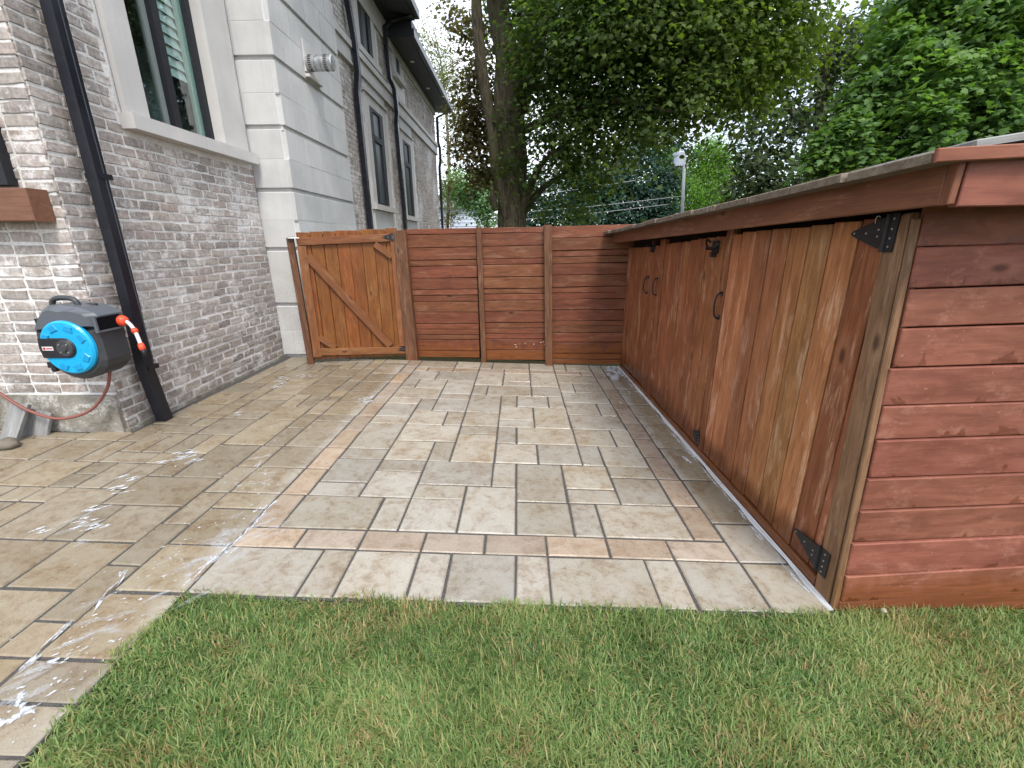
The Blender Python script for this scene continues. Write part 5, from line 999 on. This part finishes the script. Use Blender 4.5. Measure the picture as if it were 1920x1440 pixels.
# ------------------------------------------------------------------ lawn grass
def vnoise(x, y, s, seed):
    r = np.random.default_rng(seed); G = r.random((64, 64)); X = x/s+20; Yy = y/s+20; i = np.floor(X).astype(int); j = np.floor(Yy).astype(int); fx, fy = X-i, Yy-j
    fx = fx*fx*(3-2*fx); fy = fy*fy*(3-2*fy); g_ = lambda a, b: G[a % 64, b % 64]
    return (g_(i, j)*(1-fx)+g_(i+1, j)*fx)*(1-fy)+(g_(i, j+1)*(1-fx)+g_(i+1, j+1)*fx)*fy
def grass():
    def scatter(n, x0, x1, y0, y1): return np.stack([rng.uniform(x0, x1, n), rng.uniform(y0, y1, n)], 1)
    P = np.concatenate([scatter(215000, -1.56, 3.4, .72, 1.60), scatter(26000, -1.5, 4.6, -1.2, .72), scatter(6000, 3.4, 4.6, .72, 1.6)])
    x, y = P[:, 0], P[:, 1]
    ex = -1.482 + .022*np.sin(y*9)+.018*np.sin(y*23+1); ey = 1.526+.014*np.sin(x*7)+.010*np.sin(x*19+2)
    ey = np.where(x > 1.40, 1.585+.045*(x-1.4), ey)
    k = (x > ex) & (y < ey) & (rng.random(len(x)) < .62+.55*vnoise(x, y, .09, 3)); P = P[k]; x, y = P[:, 0], P[:, 1]; n = len(P)
    dirn = 2*np.pi*vnoise(x, y, .16, 5)*1.6 + rng.normal(size=n)*1.7
    lean = np.clip(.72+.50*vnoise(x, y, .17, 8)+.42*rng.normal(size=n), .1, 1.55)
    edge = np.exp(-np.minimum(x-(-1.475), np.abs(1.515-y))/.05)
    L = (.024+.026*rng.random(n))*(.75+.5*vnoise(x, y, .25, 9)); W = rng.uniform(.0012, .0025, n)
    dryp = np.clip((vnoise(x, y, .16, 21)*.6+vnoise(x, y, .06, 22)*.4-.50)*3.0, 0, 1)
    t = np.clip(.36+.42*(vnoise(x, y, .26, 31)-.45)+.17*rng.normal(size=n), 0, .66)
    straw = rng.random(n) < (.06+.38*dryp); pale = rng.random(n) < .07; t = np.where(pale, rng.uniform(.62, .72, n), t); L = np.where(pale, L*1.25, L); t = np.where(straw, rng.uniform(.74, 1.0, n), t)
    d = np.stack([np.cos(dirn), np.sin(dirn), np.zeros(n)], 1); sd = np.stack([-np.sin(dirn), np.cos(dirn), np.zeros(n)], 1)
    z0 = -SLOPE*np.clip(x, -4.5, 4.5)-.020; b = np.stack([x, y, z0], 1); up_ = np.array([0, 0, 1.0])
    s, c = np.sin(lean)[:, None], np.cos(lean)[:, None]; s2, c2 = np.sin(lean*1.65)[:, None], np.cos(lean*1.65)[:, None]
    m1 = b + (d*s*.45 + up_*c*.75)*L[:, None]; tp = m1 + (d*s2 + up_*np.maximum(c2, -.25))*L[:, None]*.62
    w = W[:, None]; V = np.stack([b-sd*w, b+sd*w, m1+sd*w*.9, m1-sd*w*.9, tp], 1).reshape(-1, 3)
    I = (np.arange(n)[:, None]*5+np.array([0, 1, 2, 3, 3, 2, 4])[None]).ravel(); sz = np.tile([4, 3], n)
    me = np_mesh('grass', V, sz, I, np.repeat(t, 5))
    g_ = NT('grass_blade', .5, .3); a = g_.attr('tint'); col = g_.ramp(a, [(0, (.070, .135, .042)), (.3, (.165, .260, .085)), (.55, (.27, .36, .135)), (.70, (.36, .35, .145)), (.8, (.30, .21, .10)), (1, (.50, .40, .22))])
    g_.col(col); tr_ = g_.n('ShaderNodeBsdfTranslucent'); g_.l(g_.mix(1.0, col, (1.2, 1.3, .7), 'MULTIPLY'), tr_.inputs['Color']); mx = g_.n('ShaderNodeMixShader'); mx.inputs[0].default_value = .4
    g_.l(g_.b.outputs[0], mx.inputs[1]); g_.l(tr_.outputs[0], mx.inputs[2]); g_.l(mx.outputs[0], g_.out.inputs[0])
    add('grass', me, g_.m, kind='stuff'); return n
n_grass = grass()
print('leaves', total_leaves, 'grass', n_grass, 'polys', sum(len(o.data.polygons) for o in scene.objects if o.type == 'MESH'))
